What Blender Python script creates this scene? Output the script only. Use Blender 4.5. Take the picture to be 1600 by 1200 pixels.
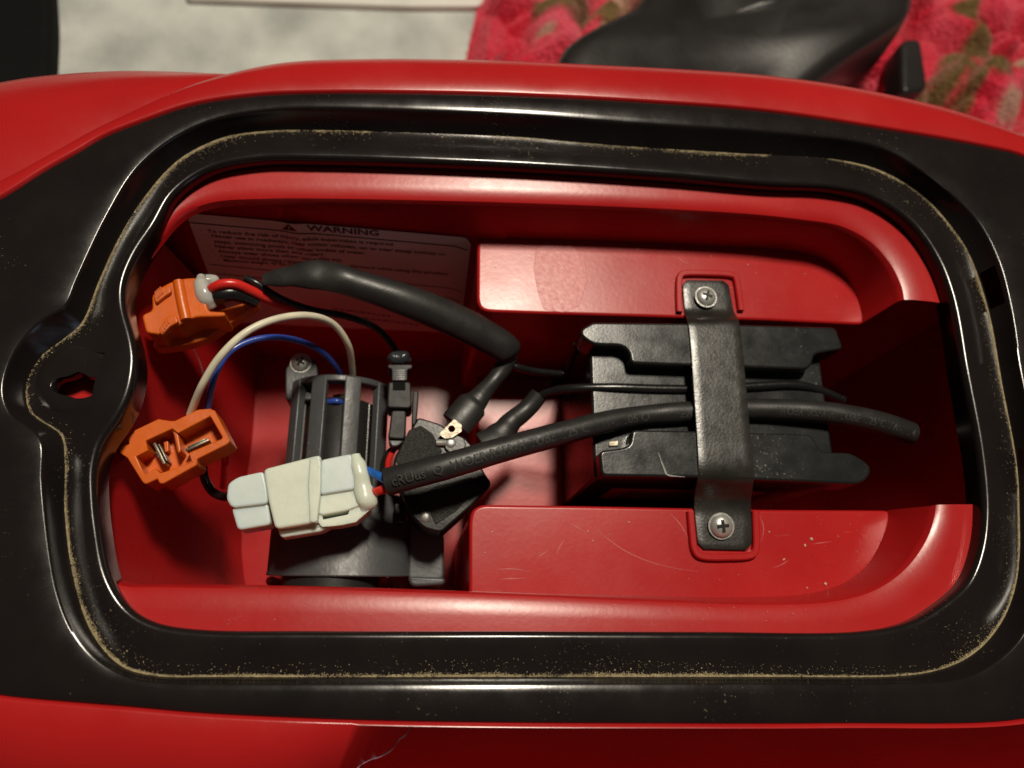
import bpy, bmesh, math, random
from mathutils import Vector, Matrix, noise
random.seed(7)
for o in list(bpy.data.objects): bpy.data.objects.remove(o)
scene = bpy.context.scene
col = scene.collection

# ------------------------------------------------------------------ camera
MM = 0.001
F, CX, CY = 1202.0, 800.0, 600.0          # photo pixels
CAM_H = 181.0                              # mm above the frame
UP = Vector((160, 400, 1202)).normalized() # world up seen from the camera (nadir at 640,1000)
XC = Vector((1598804, -61600, -192320)); XC = (XC - UP * XC.dot(UP)).normalized()
YC = UP.cross(XC)
M3 = Matrix((XC, YC, UP))                  # camera -> world
camd = bpy.data.cameras.new('camera'); cam = bpy.data.objects.new('camera', camd); col.objects.link(cam)
cam.matrix_world = Matrix.Translation((0, 0, CAM_H * MM)) @ M3.to_4x4()
camd.sensor_width = 36; camd.lens = 36 * F / 1600
camd.clip_start = 0.005; camd.clip_end = 50
camd.dof.use_dof = True; camd.dof.focus_distance = 0.190; camd.dof.aperture_fstop = 13
scene.camera = cam
scene.render.resolution_x = 1024; scene.render.resolution_y = 768

def ray(u, v): return M3 @ Vector((u - CX, -(v - CY), -F))
def P(u, v, z):                            # photo pixel -> point (mm) on height z
    r = ray(u, v); t = (z - CAM_H) / r.z
    return Vector((r.x * t, r.y * t, z))
def PY(u, v, y):                           # photo pixel -> point (mm) on the plane Y = y
    r = ray(u, v); t = y / r.y
    return Vector((r.x * t, y, CAM_H + r.z * t))

# ------------------------------------------------------------------ light
world = bpy.data.worlds.new('World'); scene.world = world; world.use_nodes = True
bg = world.node_tree.nodes['Background']; bg.inputs[0].default_value = (1.0, 0.86, 0.78, 1); bg.inputs[1].default_value = 0.026
def lamp(name, loc, target, power, size, colr):
    ld = bpy.data.lights.new(name, 'AREA'); ld.shape = 'DISK'; ld.size = size; ld.energy = power; ld.color = colr
    lo = bpy.data.objects.new(name, ld); col.objects.link(lo)
    lo.location = loc; lo.rotation_euler = (Vector(target) - Vector(loc)).to_track_quat('-Z', 'Y').to_euler()
    return lo
ctr = P(820, 640, -27) * MM
ldir = Vector((0.10, 0.40, 1)).normalized()
lc = lamp('ceiling_lamp', ctr + ldir * 1.35, ctr, 19, 0.11, (1.0, 0.90, 0.74)); lc.data.shape = 'RECTANGLE'; lc.data.size_y = 0.20
lamp('window_light', ctr + Vector((1.3, -0.9, 0.26)), ctr + Vector((0.1, -0.1, 0)), 0.6, 0.4, (0.62, 0.76, 1.0))
vs = scene.view_settings; vs.view_transform = 'Standard'; vs.look = 'None'; vs.exposure = 0; vs.gamma = 1
scene.render.engine = 'CYCLES'

# ------------------------------------------------------------------ materials
def new_mat(name):
    m = bpy.data.materials.new(name); m.use_nodes = True
    nt = m.node_tree; b = nt.nodes['Principled BSDF']
    return m, nt, b
def node(nt, typ, **kw):
    n = nt.nodes.new(typ)
    for k, v in kw.items():
        if k.startswith('i_'):
            n.inputs[k[2:].replace('_', ' ')].default_value = v
        else: setattr(n, k, v)
    return n
def ramp(nt, src, p0, p1, c0, c1):
    r = nt.nodes.new('ShaderNodeValToRGB'); e = r.color_ramp.elements
    e[0].position = p0; e[1].position = p1; e[0].color = c0 if len(c0) == 4 else (*c0, 1); e[1].color = c1 if len(c1) == 4 else (*c1, 1)
    nt.links.new(src, r.inputs[0]); return r
def gcol(v): return (v, v, v, 1)
def plastic(name, c, rough=0.35, var=0.12, cscale=60, bump=0.05, bscale=900, spec=0.5, c2=None, scratch=0.0, dust=None, metal=0.0, sss=0.0, coat=0.0, trans=0.0):
    m, nt, b = new_mat(name); L = nt.links.new
    tc = node(nt, 'ShaderNodeTexCoord')
    n1 = node(nt, 'ShaderNodeTexNoise', i_Scale=cscale, i_Detail=5.0)
    L(tc.outputs['Object'], n1.inputs['Vector'])
    c2 = c2 or tuple(x * 0.8 for x in c)
    cr = ramp(nt, n1.outputs[0], 0.35, 0.7, c, c2)
    colout = cr.outputs[0]
    if scratch > 0:                        # fine pale scuffs
        mp = node(nt, 'ShaderNodeMapping'); mp.inputs['Scale'].default_value = (25, 300, 60); mp.inputs['Rotation'].default_value = (0, 0, 0.5)
        L(tc.outputs['Object'], mp.inputs[0])
        ns = node(nt, 'ShaderNodeTexNoise', i_Scale=6.0, i_Detail=3.0); L(mp.outputs[0], ns.inputs['Vector'])
        mp2 = node(nt, 'ShaderNodeMapping'); mp2.inputs['Scale'].default_value = (22, 420, 60); mp2.inputs['Rotation'].default_value = (0, 0, -0.9)
        L(tc.outputs['Object'], mp2.inputs[0])
        ns2 = node(nt, 'ShaderNodeTexNoise', i_Scale=6.0, i_Detail=3.0); L(mp2.outputs[0], ns2.inputs['Vector'])
        mxx_ = node(nt, 'ShaderNodeMath', operation='MAXIMUM'); L(ns.outputs[0], mxx_.inputs[0]); L(ns2.outputs[0], mxx_.inputs[1])
        sr = ramp(nt, mxx_.outputs[0], 0.70, 0.82, gcol(0), gcol(scratch))
        mx = node(nt, 'ShaderNodeMix', data_type='RGBA'); L(sr.outputs[0], mx.inputs[0]); L(colout, mx.inputs[6]); mx.inputs[7].default_value = (0.55, 0.42, 0.38, 1)
        colout = mx.outputs[2]
    if dust:                               # speckled dust, (threshold, scale, colour)
        th, sc, dc = dust
        nd = node(nt, 'ShaderNodeTexNoise', i_Scale=sc, i_Detail=2.0); L(tc.outputs['Object'], nd.inputs['Vector'])
        nb = node(nt, 'ShaderNodeTexNoise', i_Scale=sc / 40, i_Detail=3.0); L(tc.outputs['Object'], nb.inputs['Vector'])
        br = ramp(nt, nb.outputs[0], 0.45, 0.72, gcol(0), gcol(0.16))
        ad = node(nt, 'ShaderNodeMath', operation='ADD'); L(nd.outputs[0], ad.inputs[0]); L(br.outputs[0], ad.inputs[1])
        dr = ramp(nt, ad.outputs[0], th, th + 0.06, gcol(0), gcol(0.55))
        mx = node(nt, 'ShaderNodeMix', data_type='RGBA'); L(dr.outputs[0], mx.inputs[0]); L(colout, mx.inputs[6]); mx.inputs[7].default_value = (*dc, 1)
        colout = mx.outputs[2]
    L(colout, b.inputs['Base Color'])
    n2 = node(nt, 'ShaderNodeTexNoise', i_Scale=cscale * 2.2, i_Detail=6.0, i_Roughness=0.65); L(tc.outputs['Object'], n2.inputs['Vector'])
    rm = ramp(nt, n2.outputs[0], 0.3, 0.75, gcol(max(0.04, rough - var)), gcol(rough + var))
    L(rm.outputs[0], b.inputs['Roughness'])
    if bump > 0:
        nbp = node(nt, 'ShaderNodeTexNoise', i_Scale=bscale, i_Detail=4.0); L(tc.outputs['Object'], nbp.inputs['Vector'])
        bp = node(nt, 'ShaderNodeBump', i_Strength=bump, i_Distance=0.0006); L(nbp.outputs[0], bp.inputs['Height']); L(bp.outputs[0], b.inputs['Normal'])
    b.inputs['Specular IOR Level'].default_value = spec; b.inputs['Metallic'].default_value = metal
    b.inputs['Coat Weight'].default_value = coat; b.inputs['Coat Roughness'].default_value = 0.12
    if sss:
        b.subsurface_method = 'BURLEY'
        b.inputs['Subsurface Weight'].default_value = sss; b.inputs['Subsurface Radius'].default_value = (1, 0.8, 0.5); b.inputs['Subsurface Scale'].default_value = 0.003
    if trans: b.inputs['Transmission Weight'].default_value = trans
    return m
RED = (0.42, 0.013, 0.013); RED2 = (0.36, 0.009, 0.0105)
M = {}
M['red'] = plastic('red_plastic', RED, 0.29, 0.04, 25, 0.03, 700, 0.36, RED2, scratch=0.16)
M['red_shell'] = plastic('red_shell_plastic', RED, 0.26, 0.06, 20, 0.03, 500, 0.5, RED2)
M['frame'] = plastic('black_frame_plastic', (0.0095, 0.0075, 0.0072), 0.19, 0.05, 50, 0.015, 1200, 0.40, (0.014, 0.011, 0.0105), dust=(0.80, 1600, (0.22, 0.19, 0.12)))
M['battery'] = plastic('battery_case_plastic', (0.012, 0.0135, 0.0135), 0.25, 0.07, 70, 0.04, 1500, 0.5, (0.016, 0.017, 0.017), dust=(0.76, 1500, (0.28, 0.27, 0.24)))
M['strap'] = plastic('coated_steel', (0.014, 0.013, 0.011), 0.33, 0.08, 120, 0.10, 1400, 0.6, (0.028, 0.026, 0.022), dust=(0.79, 1900, (0.24, 0.21, 0.16)))
M['gear'] = plastic('dark_grey_nylon', (0.060, 0.064, 0.068), 0.42, 0.10, 90, 0.12, 900, 0.5, (0.06, 0.062, 0.064), dust=(0.77, 1500, (0.3, 0.3, 0.28)))
M['black'] = plastic('black_plastic', (0.012, 0.012, 0.012), 0.48, 0.08, 90, 0.06, 900, 0.25, (0.016, 0.015, 0.014))
M['breaker'] = plastic('black_breaker_plastic', (0.008, 0.007, 0.006), 0.30, 0.06, 90, 0.05, 1200, 0.3, (0.014, 0.012, 0.01))
M['breaker_rough'] = plastic('grained_black_plastic', (0.009, 0.008, 0.007), 0.42, 0.08, 90, 0.6, 2500, 0.3, (0.016, 0.014, 0.01), dust=(0.74, 2600, (0.25, 0.2, 0.12)))
M['sleeve'] = plastic('black_heat_shrink', (0.016, 0.015, 0.015), 0.42, 0.06, 200, 0.07, 1600, 0.45, (0.022, 0.021, 0.020), dust=(0.82, 2200, (0.15, 0.13, 0.1)))
M['pvc_black'] = plastic('black_wire_insulation', (0.010, 0.010, 0.010), 0.28, 0.05, 200, 0.05, 1500)
M['pvc_red'] = plastic('red_wire_insulation', (0.62, 0.025, 0.018), 0.28, 0.05, 200, 0.05, 1500, c2=(0.55, 0.02, 0.015))
M['pvc_blue'] = plastic('blue_wire_insulation', (0.03, 0.07, 0.36), 0.28, 0.05, 200, 0.05, 1500, c2=(0.025, 0.06, 0.30))
M['pvc_blue2'] = plastic('bright_blue_wire_insulation', (0.02, 0.13, 0.50), 0.28, 0.05, 200, 0.05, 1500)
M['pvc_white'] = plastic('cream_wire_insulation', (0.74, 0.69, 0.53), 0.35, 0.05, 200, 0.05, 1500)
M['orange'] = plastic('orange_nylon', (0.64, 0.115, 0.006), 0.36, 0.08, 120, 0.08, 900, 0.5, (0.57, 0.10, 0.005), sss=0.15)
M['nylon'] = plastic('translucent_white_nylon', (0.66, 0.71, 0.60), 0.30, 0.08, 90, 0.05, 700, 0.5, (0.63, 0.68, 0.57), sss=0.8)
M['nylon_blue'] = plastic('cool_white_nylon', (0.60, 0.68, 0.66), 0.30, 0.08, 90, 0.05, 700, 0.5, (0.57, 0.65, 0.63), sss=0.8)
M['glue'] = plastic('hot_glue', (0.45, 0.44, 0.40), 0.18, 0.05, 300, 0.05, 500, 0.5, sss=0.6)
M['glue_dark'] = plastic('black_glue', (0.03, 0.034, 0.04), 0.22, 0.05, 300, 0.3, 900, 0.4)
M['metal'] = plastic('zinc_plated_steel', (0.46, 0.47, 0.44), 0.32, 0.08, 300, 0.15, 900, metal=0.55, c2=(0.5, 0.5, 0.46))
M['tin'] = plastic('tinned_brass', (0.24, 0.21, 0.16), 0.42, 0.08, 300, 0.2, 900, metal=0.7)
M['rivet'] = plastic('grey_rivet', (0.42, 0.42, 0.40), 0.4, 0.08, 300, 0.2, 900, metal=0.6)
M['red_pale'] = plastic('pale_red_plastic', (0.43, 0.035, 0.033), 0.38, 0.05, 300, 0.05, 900, 0.45, (0.41, 0.020, 0.019))
M['scuff'] = plastic('scuffed_red_plastic', (0.50, 0.10, 0.09), 0.5, 0.05, 300, 0.0)
M['paper'] = plastic('label_paper', (0.80, 0.77, 0.74), 0.42, 0.06, 40, 0.05, 300, 0.4, (0.72, 0.69, 0.66))
M['ink'] = plastic('black_ink', (0.02, 0.016, 0.016), 0.5, 0.05, 40, 0.0)
M['sleeve_ink'] = plastic('grey_sleeve_ink', (0.042, 0.041, 0.039), 0.6, 0.05, 400, 0.0)
M['sticker'] = plastic('red_sticker', (0.42, 0.05, 0.045), 0.4, 0.05, 90, 0.0)
M['sticker_ink'] = plastic('dark_red_ink', (0.10, 0.012, 0.012), 0.5, 0.05, 90, 0.0)
M['dust'] = plastic('yellow_dust', (0.44, 0.36, 0.21), 0.9, 0.05, 900, 0.0, c2=(0.24, 0.19, 0.11))
M['crumb'] = plastic('pale_crumbs', (0.62, 0.48, 0.38), 0.8, 0.05, 900, 0.0)
M['thread'] = plastic('pale_thread', (0.32, 0.22, 0.30), 0.8, 0.05, 90, 0.0)
M['carpet'] = plastic('grey_carpet', (0.64, 0.67, 0.62), 0.9, 0.05, 22, 0.8, 260, 0.2, (0.37, 0.39, 0.37))
M['white'] = plastic('white_paint', (0.80, 0.79, 0.73), 0.45, 0.05, 30, 0.0)
M['seat'] = plastic('black_seat_plastic', (0.012, 0.0105, 0.010), 0.38, 0.08, 12, 0.1, 400, 0.5, (0.022, 0.019, 0.018))
M['void'] = plastic('matt_black', (0.006, 0.006, 0.006), 0.85, 0.05, 30, 0.1, 200, 0.15)
M['olive'] = plastic('olive_plush', (0.20, 0.15, 0.05), 0.9, 0.05, 60, 1.0, 500, 0.1, (0.09, 0.075, 0.03))
def fleece():
    m, nt, b = new_mat('red_fleece'); L = nt.links.new
    tc = node(nt, 'ShaderNodeTexCoord')
    n1 = node(nt, 'ShaderNodeTexNoise', i_Scale=14.0, i_Detail=3.0, i_Distortion=0.6); L(tc.outputs['Object'], n1.inputs['Vector'])
    r = ramp(nt, n1.outputs[0], 0.40, 0.72, (0.72, 0.022, 0.055), (0.92, 0.26, 0.34))
    e = r.color_ramp.elements.new(0.62); e.color = (0.86, 0.12, 0.18, 1)
    prev = r.outputs[0]
    for an, cc2 in (('cream', (0.55, 0.38, 0.26, 1)), ('olive', (0.17, 0.125, 0.04, 1))):
        at = node(nt, 'ShaderNodeAttribute', attribute_name=an)
        mx = node(nt, 'ShaderNodeMix', data_type='RGBA'); L(at.outputs['Fac'], mx.inputs[0]); L(prev, mx.inputs[6]); mx.inputs[7].default_value = cc2; prev = mx.outputs[2]
    L(mx.outputs[2], b.inputs['Base Color'])
    b.inputs['Roughness'].default_value = 0.9; b.inputs['Sheen Weight'].default_value = 0.6; b.inputs['Sheen Tint'].default_value = (1, 0.4, 0.45, 1)
    b.inputs['Specular IOR Level'].default_value = 0.1
    nb = node(nt, 'ShaderNodeTexNoise', i_Scale=420.0, i_Detail=4.0); L(tc.outputs['Object'], nb.inputs['Vector'])
    bp = node(nt, 'ShaderNodeBump', i_Strength=1.0, i_Distance=0.003); L(nb.outputs[0], bp.inputs['Height']); L(bp.outputs[0], b.inputs['Normal'])
    return m
M['fleece'] = fleece()

# ------------------------------------------------------------------ mesh helpers (all in mm)
def link(name, bm, mat, parent=None, angle=40, smooth=True):
    bmesh.ops.remove_doubles(bm, verts=bm.verts, dist=1e-4)
    me = bpy.data.meshes.new(name)
    for v in bm.verts: v.co *= MM
    bmesh.ops.recalc_face_normals(bm, faces=bm.faces)
    bm.to_mesh(me); bm.free()
    me.materials.append(M[mat])
    if smooth:
        for p in me.polygons: p.use_smooth = True
        me.set_sharp_from_angle(angle=math.radians(angle))
    o = bpy.data.objects.new(name, me); col.objects.link(o); o.parent = parent
    return o
def thing(name, label, cat, group=None):
    o = bpy.data.objects.new(name, None); col.objects.link(o); return tag(o, label, cat, group)
def tag(o, label, cat=None, group=None, kind=None):
    if label: o['label'] = label
    if cat: o['category'] = cat
    if group: o['group'] = group
    if kind: o['kind'] = kind
    return o
def rebase(root, base):                    # put the Empty at the thing's base, parts stay where they are
    b = Vector(base) * MM; root.location = b
    for c in root.children: c.location = c.location - b
def cat(pts, n=8, closed=False):           # centripetal-ish Catmull-Rom through Vectors
    pts = [Vector(p) for p in pts]; out = []; N = len(pts)
    def g(i): return pts[i % N] if closed else pts[max(0, min(N - 1, i))]
    for i in range(N if closed else N - 1):
        p0, p1, p2, p3 = g(i - 1), g(i), g(i + 1), g(i + 2)
        d1 = max((p1 - p0).length, 1e-6) ** .5; d2 = max((p2 - p1).length, 1e-6) ** .5; d3 = max((p3 - p2).length, 1e-6) ** .5
        if (p1 - p0).length < 1e-6: m1 = (p2 - p1)
        else: m1 = ((p1 - p0) / d1 - (p2 - p0) / (d1 + d2) + (p2 - p1) / d2) * d2
        if (p3 - p2).length < 1e-6: m2 = (p2 - p1)
        else: m2 = ((p2 - p1) / d2 - (p3 - p1) / (d2 + d3) + (p3 - p2) / d3) * d2
        for k in range(n):
            t = k / n; t2 = t * t; t3 = t2 * t
            out.append(p1 * (2 * t3 - 3 * t2 + 1) + m1 * (t3 - 2 * t2 + t) + p2 * (-2 * t3 + 3 * t2) + m2 * (t3 - t2))
    if not closed: out.append(pts[-1])
    return out
def add_loft(bm, loops, closed=True, flip=False):
    rows = [[bm.verts.new(p) for p in lp] for lp in loops]; n = len(rows[0]); fs = []
    for a, b in zip(rows, rows[1:]):
        for i in range(n if closed else n - 1):
            j = (i + 1) % n
            fs.append(bm.faces.new((a[i], a[j], b[j], b[i])))
    return rows, fs
def round_poly(pts, r, n=4):
    """round every corner of a closed xy outline; counter-clockwise result"""
    pts = [Vector((p.x, p.y)) for p in pts]
    if sum(a.x * b.y - b.x * a.y for a, b in zip(pts, pts[1:] + pts[:1])) < 0: pts.reverse()
    out = []; m = len(pts)
    for i in range(m):
        p, a, b = pts[i], pts[i - 1], pts[(i + 1) % m]
        da, db = (a - p), (b - p); ra = min(r, da.length * .45); rb = min(r, db.length * .45)
        if da.length < 1e-6 or db.length < 1e-6: continue
        q0, q1 = p + da.normalized() * ra, p + db.normalized() * rb
        for k in range(n + 1):
            t = k / n; out.append(q0 * (1 - t) ** 2 + p * 2 * t * (1 - t) + q1 * t * t)
    return out
def add_prism(bm, outline, z0, z1, bevel=0.0, seg=2, sides=False):
    """xy outline raised from z0 to z1 with rounded corners and a rounded top edge"""
    bevel = max(bevel, .02)
    keep = []
    for p in outline:
        if not keep or (p - keep[-1]).length > 1.9 * bevel: keep.append(p)
    while len(keep) > 4 and (keep[0] - keep[-1]).length < 1.9 * bevel: keep.pop()
    outline = keep; lp = round_poly(outline, max(bevel * 2.1, .25)); m = len(lp); seg += 1
    nr = []
    for i in range(m):
        t = lp[(i + 1) % m] - lp[i - 1]; nr.append(Vector((t.y, -t.x)).normalized())
    rings = [(0, z0)] + [(bevel * (1 - math.cos(k / seg * math.pi / 2)), z1 - bevel * (1 - math.sin(k / seg * math.pi / 2))) for k in range(seg + 1)] + [(bevel + .06, z1)]
    rows = [[bm.verts.new((p.x - v.x * d, p.y - v.y * d, z)) for p, v in zip(lp, nr)] for d, z in rings]
    for a, b in zip(rows, rows[1:]):
        for i in range(m): bm.faces.new((a[i], a[(i + 1) % m], b[(i + 1) % m], b[i]))
    bm.faces.new(rows[-1]); bm.faces.new(list(reversed(rows[0])))
def px(pts, z): return [P(u, v, z) for u, v in pts]
def prism_px(bm, pts, z1, z0, bevel=0.4, seg=2, sides=False): add_prism(bm, px(pts, z1), z0, z1, bevel, seg, sides)
def add_ring_prism(bm, outer, inner, z0, z1):
    """outline with a hole"""
    es = []; loops = []
    for lp in (outer, inner):
        vs_ = [bm.verts.new((p.x, p.y, z1)) for p in lp]; loops.append(vs_)
        es += [bm.edges.new((vs_[i], vs_[(i + 1) % len(vs_)])) for i in range(len(vs_))]
    bmesh.ops.triangle_fill(bm, edges=es, use_beauty=True)
    for lp in loops:
        lo = [bm.verts.new((v.co.x, v.co.y, z0)) for v in lp]
        for i in range(len(lp)):
            j = (i + 1) % len(lp); bm.faces.new((lo[i], lo[j], lp[j], lp[i]))
def add_box(bm, c, ax, ay, az, bevel=0.0, seg=2):
    c = Vector(c); vs_ = [bm.verts.new(c + ax * sx + ay * sy + az * sz) for sx in (-1, 1) for sy in (-1, 1) for sz in (-1, 1)]
    F6 = [(0, 1, 3, 2), (4, 6, 7, 5), (0, 4, 5, 1), (2, 3, 7, 6), (0, 2, 6, 4), (1, 5, 7, 3)]
    fs = [bm.faces.new([vs_[i] for i in f]) for f in F6]
    if bevel > 0:
        es = list({e for f in fs for e in f.edges})
        bmesh.ops.bevel(bm, geom=es, offset=bevel, segments=seg, profile=0.5, affect='EDGES', clamp_overlap=True)
def frames(path):
    n = len(path); out = []
    for i, p in enumerate(path):
        T = (path[min(n - 1, i + 1)] - path[max(0, i - 1)]).normalized()
        N = Vector((0, 0, 1)) - T * T.z
        if N.length < 0.15:
            Y = Vector((0, 1, 0)); N = Y - T * T.dot(Y)
        N.normalize()
        out.append((p, T, N, N.cross(T)))
    # soften the frame where the path runs steeply
    return out
def add_tube(bm, path, radii, n=12, flat=None, caps=True):
    fr = frames(path); rows = []
    for i, (p, T, N, S) in enumerate(fr):
        t = i / (len(fr) - 1); r = radii(t) if callable(radii) else radii; fl = flat(t) if flat else 1.0
        rows.append([bm.verts.new(p + N * (math.cos(a) * r * fl) + S * (math.sin(a) * r)) for a in [2 * math.pi * k / n for k in range(n)]])
    for a, b in zip(rows, rows[1:]):
        for k in range(n):
            bm.faces.new((a[k], a[(k + 1) % n], b[(k + 1) % n], b[k]))
    if caps:
        bm.faces.new(rows[0]); bm.faces.new(list(reversed(rows[-1])))
def path3(pts, n=8): return cat([P(u, v, z) for u, v, z in pts], n)
def lerpf(table):
    def f(t):
        for (a, va), (b, vb) in zip(table, table[1:]):
            if t <= b:
                k = (t - a) / (b - a) if b > a else 0; k = k * k * (3 - 2 * k); return va + (vb - va) * k
        return table[-1][1]
    return f
def add_dome(bm, c, r, h, n=20, rings=5, z_axis=Vector((0, 0, 1))):
    c = Vector(c); ax = z_axis.orthogonal().normalized(); ay = z_axis.cross(ax); rows = []
    for k in range(rings):
        a = k / rings * math.pi / 2
        rows.append([bm.verts.new(c + (ax * math.cos(t) + ay * math.sin(t)) * (r * math.cos(a)) + z_axis * (h * math.sin(a))) for t in [2 * math.pi * i / n for i in range(n)]])
    for a, b in zip(rows, rows[1:]):
        for i in range(n): bm.faces.new((a[i], a[(i + 1) % n], b[(i + 1) % n], b[i]))
    bm.faces.new(rows[-1])
def wire(name, pts, r, mat, label=None, cat_='wire', parent=None, n=10):
    bm = bmesh.new(); add_tube(bm, path3(pts, n), r, 12)
    o = link(name, bm, mat, parent, 80)
    if label: tag(o, label, cat_)
    return o
def text_mesh(s, bold=0.0):
    cu = bpy.data.curves.new('t', 'FONT'); cu.body = s; cu.size = 1.0; cu.resolution_u = 3; cu.offset = bold
    o = bpy.data.objects.new('t', cu); col.objects.link(o)
    dg = bpy.context.evaluated_depsgraph_get(); me = o.evaluated_get(dg).to_mesh()
    vs_ = [v.co.copy() for v in me.vertices]; fs = [tuple(p.vertices) for p in me.polygons]
    o.evaluated_get(dg).to_mesh_clear(); bpy.data.objects.remove(o); bpy.data.curves.remove(cu)
    x0 = min(v.x for v in vs_); x1 = max(v.x for v in vs_)
    for v in vs_: v.x -= x0
    return vs_, fs, x1 - x0
def add_verts_faces(bm, vs_, fs):
    b = [bm.verts.new(v) for v in vs_]
    for f in fs:
        try: bm.faces.new([b[i] for i in f])
        except ValueError: pass

# radial resampling of closed loops about a common centre
RC = P(800, 620, 0)
def radial(loop, angs):
    pts = [(p.x - RC.x, p.y - RC.y, p.z) for p in loop]; n = len(pts); res = []
    A = [math.atan2(p[1], p[0]) for p in pts]
    for a in angs:
        d = (math.cos(a), math.sin(a)); best = None
        for i in range(n):
            p, q = pts[i], pts[(i + 1) % n]
            cp = p[1] * d[0] - p[0] * d[1]; cq = q[1] * d[0] - q[0] * d[1]
            if cp == cq or cp * cq > 0: continue
            t = cp / (cp - cq); x = p[0] + (q[0] - p[0]) * t; y = p[1] + (q[1] - p[1]) * t
            r = x * d[0] + y * d[1]
            if r > 0 and (best is None or r > best[0]): best = (r, p[2] + (q[2] - p[2]) * t)
        r, z = best
        res.append(Vector((RC.x + d[0] * r, RC.y + d[1] * r, z)))
    return res
def offset(loop, d, z=None):               # outward along the loop's own normal
    n = len(loop); out = []
    for i in range(n):
        t = loop[(i + 1) % n] - loop[i - 1]; nn = Vector((t.y, -t.x, 0)).normalized()
        if nn.dot(Vector((loop[i].x - RC.x, loop[i].y - RC.y, 0))) < 0: nn = -nn
        q = loop[i] + nn * d
        if z is not None: q.z = z
        out.append(q)
    return out
def mixl(a, b, t, z):
    return [Vector((p.x + (q.x - p.x) * t, p.y + (q.y - p.y) * t, z)) for p, q in zip(a, b)]

# ================================================================== THE TOY
I_PX = [(800,256),(500,245),(400,246),(325,262),(270,300),(240,350),(210,395),(192,440),(191,475),(205,530),(209,565),(200,615),(182,652),(156,690),(145,730),(145,775),(150,825),(165,900),(195,950),(235,975),(300,987),(500,990),(800,990),(1100,991),(1350,990),(1425,975),(1470,950),(1515,910),(1535,860),(1542,800),(1535,710),(1515,600),(1510,575),(1490,465),(1465,400),(1425,345),(1365,305),(1300,290),(1200,285),(1050,272)]
D_PX = [(800,214),(500,204),(420,205),(350,215),(280,250),(225,310),(185,375),(155,440),(128,505),(100,530),(66,556),(42,600),(48,645),(72,662),(96,680),(102,720),(102,800),(115,900),(145,990),(190,1040),(240,1055),(350,1057),(800,1057),(1200,1057),(1400,1056),(1460,1048),(1505,1031),(1540,1004),(1568,965),(1585,920),(1592,870),(1592,800),(1588,725),(1565,600),(1545,490),(1515,400),(1490,360),(1440,305),(1375,267),(1300,249),(1150,240),(950,227)]
E_PX = [(800,178),(500,168),(430,170),(340,184),(275,212),(215,260),(165,340),(120,435),(100,478),(60,502),(22,548),(4,610),(18,650),(45,668),(64,690),(65,750),(78,870),(90,930),(112,985),(146,1028),(192,1056),(250,1067),(350,1069),(800,1069),(1200,1069),(1400,1069),(1500,1062),(1550,1040),(1600,990),(1625,900),(1632,800),(1620,700),(1595,575),(1580,480),(1560,405),(1525,340),(1465,285),(1400,240),(1350,222),(1200,205),(1000,192)]
B_PX = [(800,150),(600,146),(500,146),(400,150),(300,165),(225,190),(162,215),(125,237),(75,265),(25,297),(-40,340),(-110,450),(-140,620),(-140,900),(-115,1030),(-60,1073),(0,1085),(100,1095),(200,1103),(300,1112),(450,1120),(600,1125),(800,1128),(1000,1129),(1300,1129),(1600,1122),(1700,1090),(1740,950),(1740,600),(1720,400),(1680,290),(1600,245),(1540,230),(1400,205),(1200,175),(1000,160)]
R_PX = [(800,95,-4),(700,93,-4),(600,92,-4),(450,97,-4),(365,113,-4),(300,133,-4),(250,156,-4),(190,190,-4),(120,228,-4),(40,272,-4),(-60,320,-4),(-180,450,-6),(-260,620,-8),(-260,900,-10),(-260,1100,-12),(-100,1230,-14),(100,1260,-14),(300,1270,-15),(380,1272,-19),(440,1273,-27),(500,1274,-42),(560,1276,-66),(620,1278,-90),(690,1280,-108),(780,1280,-116),(1000,1280,-116),(1300,1280,-116),(1500,1275,-112),(1850,1200,-80),(1950,950,-10),(1950,600,-8),(1900,400,-6),(1780,290,-4),(1600,212,-4),(1500,175,-4),(1350,140,-4),(1200,118,-4),(900,100,-4)]  # near right points drop steeply, invented slope that keeps the shell there dark
def worldloop(pxs, z): return cat([P(u, v, z) for u, v in pxs], 10, True)
Iw = worldloop(I_PX, -5.0)
# sample angles: even arc length on the inner rim
NS = 420
seg = [(Iw[i], Iw[(i + 1) % len(Iw)]) for i in range(len(Iw))]
Ltot = sum((b - a).length for a, b in seg); angs = []; acc = 0; k = 0
for a, b in seg:
    l = (b - a).length
    while k * Ltot / NS < acc + l and k < NS:
        q = a + (b - a) * ((k * Ltot / NS - acc) / l); angs.append(math.atan2(q.y - RC.y, q.x - RC.x)); k += 1
    acc += l
I_ = radial(Iw, angs); D_ = radial(worldloop(D_PX, -6.2), angs); E_ = radial(worldloop(E_PX, 0), angs); B_ = radial(worldloop(B_PX, 0), angs)
R_ = radial(cat([P(*p) for p in R_PX], 10, True), angs)

toy = thing('ride_on_toy', 'red ride-on toy body with black seat frame around an open battery compartment', 'ride-on toy')

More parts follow.
